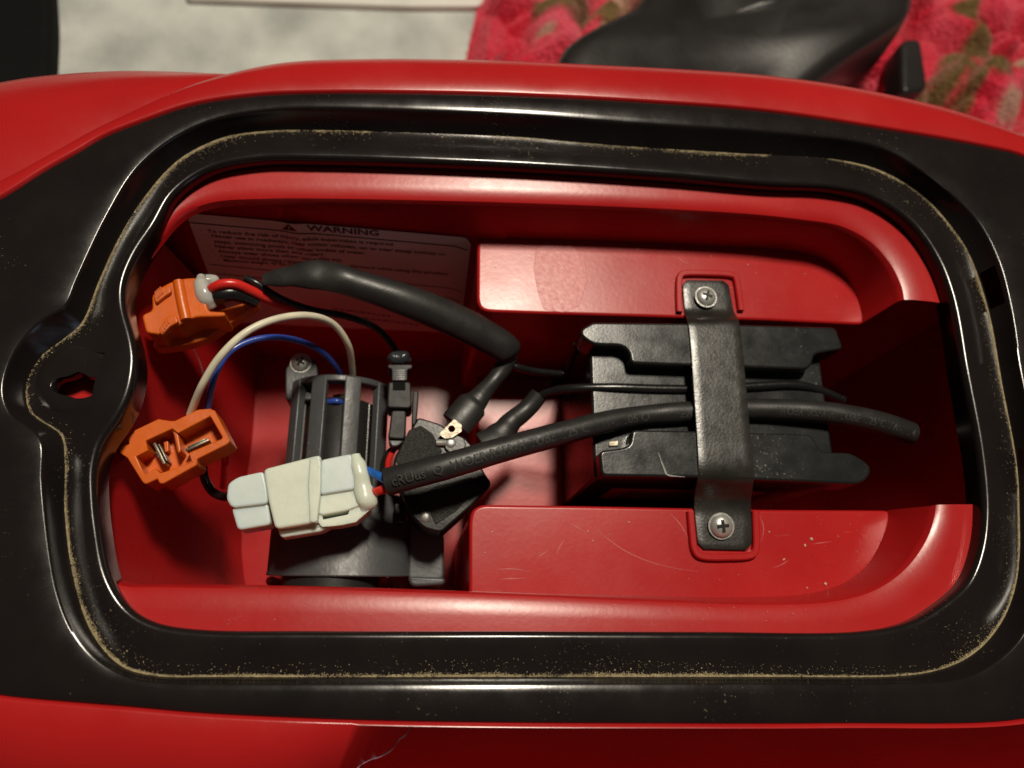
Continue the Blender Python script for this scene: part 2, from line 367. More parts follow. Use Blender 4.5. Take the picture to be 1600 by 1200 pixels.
def build_frame():
    bm = bmesh.new()
    LB = offset(I_, -0.3, -9.6)
    for p, a in zip(LB, angs):
        p.z -= 3.4 * max(0, 1 - abs(a) / .62) ** .4 if abs(a) < .62 else 0
        if abs(abs(a) - math.pi) < .45: p.z -= 5
    loops = [LB, offset(I_, -0.6, -7.2), offset(I_, -0.5, -6.2), offset(I_, -0.2, -5.45), offset(I_, 0.25, -5.1), offset(I_, 1.0, -5.0),
             mixl(I_, D_, .35, -5.25), mixl(I_, D_, .62, -5.7), mixl(I_, D_, .9, -6.15), [p.copy() for p in D_], offset(D_, 0.35, -5.7),
             mixl(D_, E_, .8, -1.4), mixl(D_, E_, .9, -0.55), mixl(D_, E_, .97, -0.18), offset(E_, .35, 0.0), mixl(E_, B_, .25, 0.15), mixl(E_, B_, .6, 0.25), mixl(E_, B_, .93, 0.1), offset(B_, 0.0, -0.1), offset(B_, 0.6, -2.0)]
    rows, fs = add_loft(bm, loops)
    kc = P(120, 592, -6)
    slots = [(P(1550, 450, -4), 4, 6.5), (P(1600, 735, -4), 4, 6.0)]
    kill = []
    for f in fs:
        c = f.calc_center_median()
        if (c.xy - kc.xy).length < 7.4: kill.append(f)
        for s, wx, wy in slots:
            if abs(c.y - s.y) < wy and (rows[9][0] is not None) and abs(c.x - s.x) < wx + 1.5 and -4.5 < c.z < -1.6: kill.append(f)
    bmesh.ops.delete(bm, geom=list(set(kill)), context='FACES')
    return link('seat_frame', bm, 'frame', toy, 50)
frame = build_frame()
tag(frame, 'glossy black plastic frame with dusty lid groove and keyhole boss')

def build_boss():
    # round plateau with a ragged key slot; the slot goes right through
    bm = bmesh.new(); kc = P(118, 592, -5)
    N = 56
    def circ(r, z): return [Vector((kc.x + r * math.cos(2 * math.pi * i / N), kc.y + r * math.sin(2 * math.pi * i / N), z)) for i in range(N)]
    slot_px = [(84,606),(86,596),(93,590),(104,588),(112,585),(120,582),(128,585),(138,589),(148,590),(156,594),(157,603),(150,608),(140,612),(128,616),(116,617),(104,613),(94,611)]
    sl = cat([P(u, v, -4.4) for u, v in slot_px], 4, True)
    sc = Vector((sum(p.x for p in sl) / len(sl), sum(p.y for p in sl) / len(sl), -4.4))
    def slot(z, k=1.0):
        res = []
        for i in range(N):
            a = 2 * math.pi * i / N; d = Vector((math.cos(a), math.sin(a))); best = 0
            for p, q in zip(sl, sl[1:] + sl[:1]):
                p2, q2 = (p - sc).xy, (q - sc).xy; cp = p2.y * d.x - p2.x * d.y; cq = q2.y * d.x - q2.x * d.y
                if cp * cq <= 0 and cp != cq:
                    t = cp / (cp - cq); r = (p2 + (q2 - p2) * t).dot(d); best = max(best, r)
            res.append(Vector((sc.x + d.x * best * k, sc.y + d.y * best * k, z)))
        return res
    r0 = 8.2
    add_loft(bm, [circ(r0 + 1.8, -6.5), circ(r0 + 1.0, -6.1), circ(r0 + .3, -5.75), circ(r0 - .3, -5.55), circ(r0 - 1.2, -5.5),
                  [a.lerp(b, .5) for a, b in zip(circ(r0 - 1.2, -5.5), slot(-5.5))], slot(-5.55, 1.2), slot(-5.9, 1.14), slot(-8.5, 1.1)])
    return link('keyhole_boss', bm, 'frame', toy, 50)
build_boss()
bm = bmesh.new(); prism_px(bm, [(60,560),(185,560),(185,640),(60,640)], -12.5, -14.5, 0.2); link('lock_plate', bm, 'red', toy)

# ---- outer red shell; its steep near-right slope is added for shade
bm = bmesh.new()
add_loft(bm, [offset(B_, -1.0, -1.6), offset(B_, 0.15, -0.9), offset(B_, .35, 0.0), offset(B_, 0.7, 0.45), offset(B_, 1.1, 0.55),
              [Vector((a.x + (b.x - a.x) * .55, a.y + (b.y - a.y) * .55, 0.3 + (b.z * .5 - .3) * min(1, max(0, (-14 - b.z) / 50)))) for a, b in zip(offset(B_, 1.1, 0.55), R_)],
              [Vector((a.x + (b.x - a.x) * .85, a.y + (b.y - a.y) * .85, b.z * (.55 + .29 * min(1, max(0, (-14 - b.z) / 50))))) for a, b in zip(offset(B_, 1.1, 0.55), R_)],
              R_, offset(R_, 1.2, -6.5), offset(R_, 2.2, -12), offset(R_, 4, -70), offset(R_, 6, -215)])
link('outer_shell', bm, 'red_shell', toy, 60)
# ---- rear wing of the shell beyond the crease
bm = bmesh.new()
TOP = cat([P(u, v, -14) for u, v in [(-260,210),(-150,165),(0,129),(75,118),(180,111),(280,112),(360,117),(440,128),(520,140)]], 6)
BOT = cat([P(u, v, -8) for u, v in [(-260,520),(-150,430),(0,320),(75,285),(162,235),(225,208),(300,180),(400,160),(500,150)]], 6)
rows = []
for t in (0, .15, .35, .55, .72, .85, .94, 1.0):
    z = -8 + 2.4 * math.sin(math.pi * min(1, t / .85)) - (max(0, t - .6) / .4) ** 2 * 6
    rows.append([Vector((a.x + (b.x - a.x) * t, a.y + (b.y - a.y) * t, z)) for a, b in zip(BOT, TOP)])
rows.append([p + Vector((0, 1.0, -2.5)) for p in rows[-1]]); rows.append([p + Vector((0, .6, -5)) for p in rows[-1]]); rows.append([p + Vector((0, 2, -180)) for p in rows[-1]])
add_loft(bm, rows, False); link('shell_wing', bm, 'red_shell', toy, 60)

# ---- red compartment tub (one moulding)
Z_LEDGE, Z_L1, Z_S, Z_FLOOR, Z_WELL = -9.8, -12.2, -27.0, -104.0, -150.0
far_L0 = [P(u, v, Z_LEDGE) for u, v in [(215,330),(270,300),(320,270),(400,250),(500,247),(800,256),(1050,272),(1200,285),(1300,292),(1370,310),(1430,350),(1470,400),(1500,450),(1508,478)]]
far_L1 = [P(u, v, Z_L1) for u, v in [(235,400),(285,342),(330,322),(420,316),(520,316),(800,322),(1050,332),(1180,340),(1250,348),(1310,358),(1355,382),(1385,415),(1402,450),(1406,470)]]
far_S = [P(u, v, Z_S) for u, v in [(520,370),(560,370),(600,370),(640,370),(690,370),(760,371),(1030,380),(1150,386),(1230,392),(1280,404),(1315,428),(1336,458),(1346,490),(1347,505)]]
near_L0 = [P(u, v, Z_LEDGE) for u, v in [(150,930),(200,1000),(260,1020),(500,1022),(800,1022),(1000,1022),(1200,1022),(1350,1018),(1440,1000),(1500,950),(1530,880),(1532,820),(1528,788)]]
near_L1 = [P(u, v, Z_L1) for u, v in [(170,905),(195,913),(260,914),(500,918),(735,925),(1000,936),(1180,942),(1290,938),(1360,920),(1410,885),(1442,840),(1454,805),(1456,790)]]
near_S = [P(u, v, Z_S) for u, v in [(500,925),(560,925),(620,925),(680,925),(735,926),(1000,931),(1160,933),(1260,928),(1320,910),(1357,880),(1378,842),(1387,812),(1387,797)]]
def dens(lst, n=8): return cat(lst, n)
def inward(a, b, d, z):                    # step from loop a towards loop b by d mm
    return [Vector((p.x, p.y, z)) + Vector(((q - p).x, (q - p).y, 0)).normalized() * d for p, q in zip(a, b)]
bm = bmesh.new()
fl0, fl1, fs_ = dens(far_L0), dens(far_L1), dens(far_S)
nl0, nl1, ns_ = dens(near_L0), dens(near_L1), dens(near_S)
def lower(lst, z, d=None): return [Vector((p.x, p.y, z)) + (d or Vector((0, 0, 0))) for p in lst]
k_far = 5 * 8; k_near = 4 * 8                      # where the shelves begin
def edge_rows(l0, l1):
    return [l0, [Vector((a.x + (b.x - a.x) * .6, a.y + (b.y - a.y) * .6, Z_LEDGE - .3)) for a, b in zip(l0, l1)],
            [Vector((a.x + (b.x - a.x) * .86, a.y + (b.y - a.y) * .86, Z_LEDGE - .75)) for a, b in zip(l0, l1)],
            [Vector((a.x + (b.x - a.x) * .96, a.y + (b.y - a.y) * .96, Z_LEDGE - 1.35)) for a, b in zip(l0, l1)], l1,
            inward(l1, [b + (b - a) for a, b in zip(l0, l1)], .35, Z_L1 - 1.0)]
fr_rows = edge_rows(fl0, fl1); nr_rows = edge_rows(nl0, nl1)
# shelf side: ledge then wall down to the shelf top
add_loft(bm, [r[k_far:] for r in fr_rows] + [[a.lerp(b, .88) for a, b in zip(fr_rows[-1], fs_)][k_far:], [Vector((b.x, b.y, Z_S - .2)) for b in fs_][k_far:]], False)
add_loft(bm, [r[k_near:] for r in nr_rows] + [[a.lerp(b, .88) for a, b in zip(nr_rows[-1], ns_)][k_near:], [Vector((b.x, b.y, Z_S - .2)) for b in ns_][k_near:]], False)
# motor side: ledge then wall straight down to the floor
WY0, WK = 116.8, 0.17
def wally(z): return WY0 + WK * (z + 24)
def wall_row(z): return [Vector((max(p.x, P(225, 420, -24).x - 2), wally(z), z)) for p in fr_rows[-1][:k_far + 1]]
add_loft(bm, [r[:k_far + 1] for r in fr_rows] + [wall_row(-19), wall_row(-45), wall_row(-70), wall_row(-150)], False)
add_loft(bm, [r[:k_near + 1] for r in nr_rows] + [lower(nr_rows[-1][:k_near + 1], -45), lower(nr_rows[-1][:k_near + 1], Z_FLOOR, Vector((0, 1.5, 0)))], False)
bm.faces.new([bm.verts.new(q_) for q_ in (Vector((-100, wally(-12) + .6, -12)), Vector((-58, wally(-12) + .6, -12)), Vector((-58, wally(-150) + .6, -150)), Vector((-100, wally(-150) + .6, -150)))])
# left wall under the lip
Lw = cat([fr_rows[0][0], P(190, 430, -9.8), P(170, 560, -9.8), P(140, 700, -9.8), P(135, 850, -9.8), nr_rows[0][0]], 8)
add_loft(bm, [Lw, lower(Lw, -30, Vector((2, 0, 0))), lower(Lw, -60, Vector((7, 0, 0))), lower(Lw, -110, Vector((18, 0, 0)))], False)
# shelf blocks reaching down to the floor
def ro(pts, z, n=5): return pts
sh_far = [P(746,366,Z_S)] + [p + (p - RC).to_2d().normalized().to_3d() * 1.6 for p in fs_[k_far + 4:]] + [P(1347,507,Z_S), P(1200,500,Z_S), P(1000,494,Z_S), P(850,490,Z_S), P(762,487,Z_S), P(750,482,Z_S), P(745,470,Z_S)]
add_prism(bm, sh_far, Z_WELL, Z_S - .1, 0.9, 3)
sh_near = [P(733,940,Z_S)] + [P(733,815,Z_S), P(737,797,Z_S), P(752,788,Z_S), P(900,790,Z_S), P(1200,796,Z_S), P(1388,797,Z_S)] + [p + (p - RC).to_2d().normalized().to_3d() * 1.6 for p in reversed(ns_[k_near + 4:-2])]
add_prism(bm, sh_near, Z_WELL, Z_S - .1, 0.9, 3)
# well end walls below the cut ledge
for a, b in ((fr_rows, 1), (nr_rows, 1)):
    ends = [r[-1] for r in a]; 
    S = fs_[-1] if a is fr_rows else ns_[-1]
    ends.append(Vector((S.x, S.y, Z_S)))
    add_loft(bm, [ends, lower(ends, Z_WELL)], False)
we = [fr_rows[0][-1] + Vector((-.05, .3, 0)), nr_rows[0][-1] + Vector((-.05, -.3, 0))]
add_loft(bm, [we, lower(we, Z_WELL)], False)
# floors: motor bay and battery well, step platform between them
fx0, fx1 = P(100, 600, Z_LEDGE).x - 3, P(1540, 700, Z_LEDGE).x + 6
y0, y1 = nl0[20].y - 4, fl0[20].y + 4
fx2 = P(350, 760, Z_FLOOR).x - 10
fx3 = P(1318, 650, -19).x + 3
add_prism(bm, [Vector((fx2, y0, 0)), Vector((fx3, y0, 0)), Vector((fx3, y1, 0)), Vector((fx2, y1, 0))], -128, Z_FLOOR - .01, .8, 2)
Z_FLOOR0 = -148
f1 = [Vector((fx0, y0, Z_FLOOR0)), Vector((fx1, y0, Z_FLOOR0)), Vector((fx1, y1, Z_FLOOR0)), Vector((fx0, y1, Z_FLOOR0))]
bm.faces.new([bm.verts.new(p) for p in f1])
prism_px(bm, [(742,618),(885,618),(885,800),(742,800)], -72, Z_FLOOR + .2, 1.5, 3, True)
prism_px(bm, [(745,500),(860,500),(866,640),(742,640)], -88, Z_FLOOR + .3, 1.0, 3, True)
tub = link('compartment_tub', bm, 'red', toy, 35)
tag(tub, 'red moulded compartment with two shelves, battery well and motor bay')

# slightly paler, rougher far-shelf patch, and scuff marks on the shelf tops
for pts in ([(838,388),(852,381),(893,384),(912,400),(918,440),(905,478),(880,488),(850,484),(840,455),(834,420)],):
    bm = bmesh.new(); prism_px(bm, pts, Z_S - .04, Z_S - .6, .05, 1); link('pale_patch', bm, 'red_pale', tub, 40)
for pts in ([(925,822),(945,838),(972,858),(1005,874),(1045,886),(1090,893)], [(890,818),(905,826),(918,834)], [(868,868),(876,852),(882,842)], [(1186,806),(1192,818),(1193,832),(1189,846)], [(840,870),(856,861)], [(1232,875),(1222,882),(1208,887)], [(1060,402),(1068,409),(1076,412)], [(1045,800),(1065,822),(1075,842)], [(775,890),(800,889),(830,893)], [(960,405),(985,401)], [(780,905),(822,903)], [(1270,850),(1300,846)]):
    bm = bmesh.new(); add_tube(bm, path3([(u, v, Z_S - .06) for u, v in pts], 6), lerpf([(0, .03), (.4, .13), (1, .03)]), 6, flat=lambda t: .3); link('scuff_mark', bm, 'scuff', tub, 80)
# raised rims round the two strap tabs
def rim(pts, z, name):
    bm = bmesh.new(); pth = cat([P(u, v, z) for u, v in pts], 5)
    fr = frames(pth); prof = [(-1.1, -1.0), (-0.95, 1.2), (-0.6, 1.5), (0.6, 1.5), (0.95, 1.2), (1.1, -1.0)]
    rows = [[bm.verts.new(p + S * x + Vector((0, 0, y))) for x, y in prof] for p, T, N, S in fr]
    for a, b in zip(rows, rows[1:]):
        for k in range(len(prof) - 1): bm.faces.new((a[k], a[k + 1], b[k + 1], b[k]))
    bm.faces.new(rows[0]); bm.faces.new(rows[-1])
    return link(name, bm, 'red', toy, 40)
rim([(1060,489),(1059,460),(1060,437),(1063,431),(1070,429),(1105,429),(1138,431),(1146,434),(1149,441),(1153,465),(1156,487)], Z_S, 'strap_rim')
rim([(1077,800),(1080,835),(1083,857),(1088,866),(1097,870),(1135,871),(1168,869),(1176,865),(1179,856),(1179,830),(1178,800)], Z_S, 'strap_rim')

# ---- warning label on the far wall
def lw(u, v):
    r = ray(u, v); t = (WY0 - .5 + WK * (CAM_H + 24)) / (r.y - WK * r.z); return Vector((r.x * t, r.y * t, CAM_H + r.z * t))
tl, tr = lw(290, 333), lw(737, 372)
lab_z0 = lw(712, 520).z
bm = bmesh.new()
x0, x1, zt = tl.x, tr.x, (tl.z + tr.z) / 2
def labpt(x, z, d=0): return Vector((x, WY0 - .5 + WK * (z + 24) - d - 0.5 * math.exp(-((x - (x0 + (x1 - x0) * .36 + (zt - z) * .25)) / 3.0) ** 2) * (1 if z > zt - 34 else .3), z))
nx, nz = 60, 10
cr_ = 3.0
rows = []
for j in range(nz + 1):
    tj = j / nz; row = []
    for i in range(nx + 1):
        ti = i / nx; x = x0 + (x1 - x0) * ti; top = tl.z + (tr.z - tl.z) * ti
        e = min(x - x0, x1 - x); rc = cr_ - math.sqrt(max(0, cr_ ** 2 - (cr_ - e) ** 2)) if e < cr_ else 0
        row.append(bm.verts.new(labpt(x, top - rc + (lab_z0 - top + rc) * tj)))
    rows.append(row)
for a, b in zip(rows, rows[1:]):
    for i in range(nx): bm.faces.new((a[i], a[i + 1], b[i + 1], b[i]))
label_o = link('warning_label', bm, 'paper', toy, 80)
tag(label_o, 'creased pale warning sticker with small black print on the far wall')
def label_text(name, s, u0, v0, u1, v1, cap, bold=0.0):
    a, b = lw(u0, v0), lw(u1, v1); vs_, fs, w = text_mesh(s, bold); bm = bmesh.new()
    add_verts_faces(bm, [labpt(a.x + (b.x - a.x) * v.x / w, a.z + (b.z - a.z) * v.x / w + (v.y - .35) * cap / .7, 0.12) for v in vs_], fs)
    return link(name, bm, 'ink', label_o, smooth=False)
def label_bar(u0, v0, u1, v1, h):
    a, b = lw(u0, v0), lw(u1, v1); bm = bmesh.new(); n = 40; r1, r2 = [], []
    for i in range(n + 1):
        t = i / n; x = a.x + (b.x - a.x) * t; z = a.z + (b.z - a.z) * t - (max(0, t - .93) / .07) ** 2 * 1.6
        r1.append(bm.verts.new(labpt(x, z + h / 2, .12))); r2.append(bm.verts.new(labpt(x, z - h / 2, .12)))
    for i in range(n): bm.faces.new((r1[i], r1[i + 1], r2[i + 1], r2[i]))
    return link('printed_rule', bm, 'ink', label_o, smooth=False)
label_text('printed_heading', 'WARNING', 479, 355, 592, 364, 2.5, 0.02)
label_bar(293, 347, 731, 386, 0.45)
zs = lambda u, v: (270 + u / 3.2, 320 + v / 3.2)
for s, a, b in [('·  To reduce the risk of injury, adult supervision is required.', (140,126), (1108,196)),
                ('·  Never use in roadways, near motor vehicles, on or near steep inclines or', (160,150), (1365,246)),
                ('steps, swimming pools or other bodies of water.', (205,180), (965,240)),
                ('·  Never allow more than one riders.', (180,203), (758,245)),
                ('·  Always wear shoes when using this toy.', (195,227), (852,275)),
                ('·  User should always remain seated, facing forward while using this product.', (210,251), (1382,344)),
                ('Maximum weight: 43 lbs (19.5 kg).', (255,275), (690,303))]:
    label_text('printed_line', s, *zs(*a), *zs(*b), 1.5, .014)
label_bar(*zs(185,297), *zs(1450,422), 0.32)
label_bar(*zs(215,342), *zs(1440,470), 0.32)
for r_, (ua, va, ub, vb) in enumerate([(640,478,706,489),(612,486,704,500),(520,482,610,494),(560,496,660,508)]):
    a, b = lw(ua, va), lw(ub, vb); x = a.x
    while x < b.x - 1:
        wd = random.uniform(.8, 2.6); bm = bmesh.new(); z = a.z + (b.z - a.z) * (x - a.x) / (b.x - a.x); x2 = min(b.x, x + wd)
        bm.faces.new([bm.verts.new(labpt(xx, z + dz, .12)) for xx, dz in ((x, .3), (x2, .3), (x2, -.3), (x, -.3))]); link('printed_word', bm, 'ink', label_o, smooth=False); x = x2 + .5
# triangle sign
bm = bmesh.new(); a, b = lw(440, 354), lw(464, 356); zb = lw(452, 358).z; h = 2.9
tri = [Vector((a.x, 0, zb)), Vector((b.x, 0, zb)), Vector(((a.x + b.x) / 2, 0, zb + h))]
bm.faces.new([bm.verts.new(labpt(p.x, p.z, .14)) for p in tri]); ts = link('warning_triangle', bm, 'ink', label_o, smooth=False)
bm = bmesh.new(); mxx = (a.x + b.x) / 2
bm.faces.new([bm.verts.new(labpt(mxx + dx, zb + dz, .2)) for dx, dz in ((-.25, 2.0), (.25, 2.0), (.12, 1.0), (-.12, 1.0))])
bm.faces.new([bm.verts.new(labpt(mxx + dx, zb + dz, .2)) for dx, dz in ((-.18, .75), (.18, .75), (.18, .4), (-.18, .4))])
link('exclamation_mark', bm, 'paper', label_o, smooth=False)
rebase(toy, (0, 0, 0))

# ================================================================== BATTERY
bat = thing('battery', 'black sealed battery held down by the metal strap in the well', 'battery')
Zb = -19.0
up_px = [(907,520),(910,512),(920,507),(926,503),(932,500),(1100,505),(1306,511),(1312,513),(1319,545),(1316,550),(1278,552),(1272,556),(1270,568),(1262,577),(1075,571),(986,568),(984,552),(979,545),(970,540),(932,539),(922,535),(911,527)]
lo_px = [(988,671),(1090,673),(1262,678),(1270,681),(1278,696),(1287,706),(1328,707),(1340,713),(1353,721),(1362,731),(1360,742),(1352,752),(1338,757),(1260,753),(1090,746),(940,744),(936,740),(936,704),(942,700),(975,699),(984,694),(986,684)]
bm = bmesh.new(); prism_px(bm, up_px, Zb, Zb - 9, .75, 3); link('terminal_ridge', bm, 'battery', bat, 40)
bm = bmesh.new(); prism_px(bm, lo_px, Zb, Zb - 9, .75, 3); link('terminal_ridge', bm, 'battery', bat, 40)
a, b, c, d = P(926,503,-19.), P(1308,512,-19.), P(1318,756,-19.), P(930,745,-19.)
xl, xr, yf, yn = (a.x + d.x) / 2 + .6, (b.x + c.x) / 2 - 1.2, (a.y + b.y) / 2 - .6, (c.y + d.y) / 2 + .6
bm = bmesh.new(); add_prism(bm, [Vector((xl, yn, 0)), Vector((xr, yn, 0)), Vector((xr, yf, 0)), Vector((xl, yf, 0))], -103.8, Zb - 5.3, .8, 3, True); link('case', bm, 'battery', bat, 40)
bm = bmesh.new(); z1 = Zb - 18; add_box(bm, ((xl + xr) / 2 - 4, yn - .15, z1 - 8), Vector(((xr - xl) * .33, 0, 0)), Vector((0, .1, 0)), Vector((0, 0, 8)))
sk = link('case_label', bm, 'sticker', bat, smooth=False)
for r_ in range(6):
    bm = bmesh.new(); add_box(bm, ((xl + xr) / 2 - 4 + random.uniform(-1, 1), yn - .3, z1 - 2 - 2 * r_), Vector(((xr - xl) * .29 * random.uniform(.8, 1), 0, 0)), Vector((0, .05, 0)), Vector((0, 0, .35)))
    link('printed_line', bm, 'sticker_ink', sk, smooth=False)
# terminal tab next to the sleeve and pale scratch on the lower ridge
bm = bmesh.new(); prism_px(bm, [(952,690),(966,688),(966,696),(952,697)], Zb - 4.6, Zb - 6, .1); link('terminal', bm, 'tin', bat)
bm = bmesh.new(); add_tube(bm, path3([(1029,707,Zb + .02),(1033,719,Zb + .02),(1038,732,Zb + .02),(1042,741,Zb + .02),(1056,744,Zb + .02),(1070,745,Zb - .05)], 5), lerpf([(0, .12), (.5, .3), (1, .1)]), 6, flat=lambda t: .15); link('scratch', bm, 'glue', bat)
rebase(bat, ((xl + xr) / 2, (yf + yn) / 2, -104))

# ================================================================== STRAP
st = thing('battery_strap', 'black steel strap bolted across the battery onto both red shelves', 'strap')
rows_px = [((1066,437),(1138,438),-26.2),((1068,465),(1143,466),-26.2),((1070,485),(1147,486),-26.2),((1072,492),(1150,492),-25.0),((1073,496),(1153,496),-21),((1074,502),(1155,502),-18.8),((1077,520),(1158,520),-18.3),((1083,600),(1166,600),-18.3),((1089,690),(1174,691),-18.3),((1091,732),(1178,733),-18.4),((1090,748),(1178,750),-19.4),((1087,764),(1176,766),-22.5),((1085,780),(1174,782),-25.2),((1085,795),(1174,797),-26.1),((1087,820),(1175,822),-26.2),((1091,858),(1175,860),-26.2)]
Lp = cat([P(l[0], l[1], z) for l, r, z in rows_px], 4); Rp = cat([P(r[0], r[1], z) for l, r, z in rows_px], 4)
bm = bmesh.new(); n = len(Lp); rows = []
for i in range(n):
    a, b = Lp[i], Rp[i]; s = 0
    dl = min((Lp[i] - Lp[0]).length, (Lp[i] - Lp[-1]).length); R0 = 2.2
    if dl < R0: s = R0 - math.sqrt(max(0, R0 * R0 - (R0 - dl) ** 2))
    if i in (0, n - 1): s = R0 * .75
    ax = (b - a).normalized(); a = a + ax * s; b = b - ax * s
    rows.append([bm.verts.new(a + (b - a) * k / 6) for k in range(7)])
for a, b in zip(rows, rows[1:]):
    for k in range(6): bm.faces.new((a[k], a[k + 1], b[k + 1], b[k]))
bmesh.ops.recalc_face_normals(bm, faces=bm.faces)
if sum(f.normal.z for f in bm.faces) > 0:
    for f in bm.faces: f.normal_flip()
so = link('strap_band', bm, 'strap', st, 60)
md = so.modifiers.new('thick', 'SOLIDIFY'); md.thickness = 0.0009; md.offset = 1
md = so.modifiers.new('bev', 'BEVEL'); md.width = 0.00022; md.segments = 2; md.limit_method = 'ANGLE'; md.angle_limit = math.radians(50)
def screw(u, v, z, r, parent, h=1.5, ang=0.5, tilt=(0, 0)):
    ax = Vector((tilt[0], tilt[1], 1)).normalized(); c = P(u, v, z)
    bm = bmesh.new(); add_dome(bm, c, r, h, 28, 6, ax)
    o = link('screw', bm, 'metal', parent, 50)
    bm = bmesh.new(); a = ax.orthogonal().normalized(); b = ax.cross(a)
    d1 = a * math.cos(ang) + b * math.sin(ang); d2 = ax.cross(d1)
    top = c + ax * (h - .15)
    add_box(bm, top, d1 * r * .5, d2 * r * .13, ax * .22); add_box(bm, top + ax * .01, d2 * r * .5, d1 * r * .13, ax * .22)
    link('cross_slot', bm, 'black', o, smooth=False)
    bm = bmesh.new(); pts = [c + (a * math.cos(t) + b * math.sin(t)) * (r * 1.12) + ax * .08 for t in [2 * math.pi * i / 28 for i in range(28)]]
    bm.faces.new([bm.verts.new(p) for p in pts]); link('washer', bm, 'metal', o, smooth=False)
    return o
screw(1103, 464, -25.1, 3.1, st)
screw(1127, 822, -25.1, 3.3, st, 1.7, .9, (-.05, -.12))
rebase(st, P(1120, 640, -27))

# ================================================================== MOTOR AND GEARBOX
mot = thing('motor_gearbox', 'dark grey ribbed motor gearbox screwed into the red compartment', 'motor')
zt_m = -41.0
cc = P(524, 650, zt_m); Xm = cc.x; Rm = (P(606, 640, -49).x - P(446, 640, -49).x) / 2 + 1.2; zc = zt_m - Rm
Yf, Yn = P(524, 586, zt_m - 1).y, P(524, 800, zt_m).y
def arc_bar(bm, a0, a1, r0, r1, ya, yb, n=6):
    """curved bar along Y on a cylinder about (Xm, zc)"""
    rows = []
    for y in (ya, yb):
        rows.append([[bm.verts.new((Xm + r * math.sin(a0 + (a1 - a0) * i / n), y, zc + r * math.cos(a0 + (a1 - a0) * i / n))) for i in range(n + 1)] for r in (r0, r1)])
    (i0, o0), (i1, o1) = rows
    for i in range(n):
        bm.faces.new((o0[i], o0[i + 1], o1[i + 1], o1[i])); bm.faces.new((i0[i], i1[i], i1[i + 1], i0[i + 1]))
        bm.faces.new((o0[i], i0[i], i0[i + 1], o0[i + 1])); bm.faces.new((o1[i], o1[i + 1], i1[i + 1], i1[i]))
    for i in (0, n): bm.faces.new((o0[i], o1[i], i1[i], i0[i]))
def ang_of(u, z0=-45): 
    x = P(u, 660, z0).x - Xm; return math.asin(max(-1, min(1, x / Rm)))
for u0, u1 in ((448, 463), (484, 508), (537, 562), (588, 604)):
    bm = bmesh.new(); arc_bar(bm, ang_of(u0), ang_of(u1), Rm - 2.4, Rm + .25, Yf - .3, Yn, 5)
    o = link('cage_rib', bm, 'gear', mot, 40); md = o.modifiers.new('b', 'BEVEL'); md.width = .0004; md.segments = 2; md.limit_method = 'ANGLE'
bm = bmesh.new(); arc_bar(bm, -1.75, 1.75, Rm - 4.2, Rm, Yf - 2.0, Yf, 28); o = link('end_ring', bm, 'gear', mot, 40)
md = o.modifiers.new('b', 'BEVEL'); md.width = .0004; md.segments = 2; md.limit_method = 'ANGLE'
# motor can inside the cage with tail boss
bm = bmesh.new()
def disc_rows(prof, n=36):
    rows = [[bm.verts.new((Xm + r * math.sin(2 * math.pi * i / n), y, zc + r * math.cos(2 * math.pi * i / n))) for i in range(n)] for y, r in prof]
    for a, b in zip(rows, rows[1:]):
        for i in range(n): bm.faces.new((a[i], a[(i + 1) % n], b[(i + 1) % n], b[i]))
    bm.faces.new(rows[0]); bm.faces.new(rows[-1])
disc_rows([(Yf - 2, 3), (Yf - 5, 3), (Yf - 5.2, Rm - 6.5), (Yf - 6.5, Rm - 5.5), (Yn, Rm - 5.5)])
link('motor_can', bm, 'black', mot, 40)
# side runners seen between the ribs
for u in (470, 575):
    bm = bmesh.new(); add_tube(bm, [Vector((P(u, 660, -51).x, Yf - 6, -52)), Vector((P(u, 660, -51).x, Yn + 2, -52))], 1.1, 10); link('tie_rod', bm, 'metal' if u < 500 else 'pvc_black', mot, 60)
bm = bmesh.new(); prism_px(bm, [(517,704),(532,703),(533,716),(517,717)], -47, -52, .3); link('motor_terminal', bm, 'metal', mot)
# gear case: wide half cylinder with a flared near edge
Rg = (P(640, 850, -49).x - P(420, 850, -49).x) / 2; Xg = (P(640, 850, -49).x + P(420, 850, -49).x) / 2; zg = -38.5 - Rg * .62
Yg0, Yg1 = P(530, 772, -41).y, P(530, 900, -39).y
bm = bmesh.new(); rows = []; n = 40
for y, k in ((Yg0, .90), (Yg0 - .6, .97), (Yg0 - 1.4, 1), (Yg1 + 1.0, 1.0), (Yg1 + .3, 1.015), (Yg1, 1.0), (Yg1, .93), (Yg1 + 6, .92)):
    rows.append([bm.verts.new((Xg + Rg * k * math.sin(a), y - (1.3 * math.cos(a) if y < Yg1 + 2 else 0) * 0.8 + .9, zg + Rg * .62 * k * math.cos(a))) for a in [-1.9 + 3.8 * i / n for i in range(n + 1)]])
for a, b in zip(rows, rows[1:]):
    for i in range(n): bm.faces.new((a[i], a[i + 1], b[i + 1], b[i]))
bm.faces.new(rows[0])
link('gear_case', bm, 'gear', mot, 35)
bm = bmesh.new(); n = 30
rows = [[bm.verts.new((Xg - 2 + 13.5 * k * math.sin(a), y, zg + 1 + 10.5 * k * math.cos(a))) for a in [2 * math.pi * i / n for i in range(n)]] for y, k in ((Yg1 + 5, 1), (Yg1 - 4.5, 1), (Yg1 - 5, .95))]
for a, b in zip(rows, rows[1:]):
    for i in range(n): bm.faces.new((a[i], a[(i + 1) % n], b[(i + 1) % n], b[i]))
bm.faces.new(rows[-1]); link('axle_collar', bm, 'black', mot, 35)
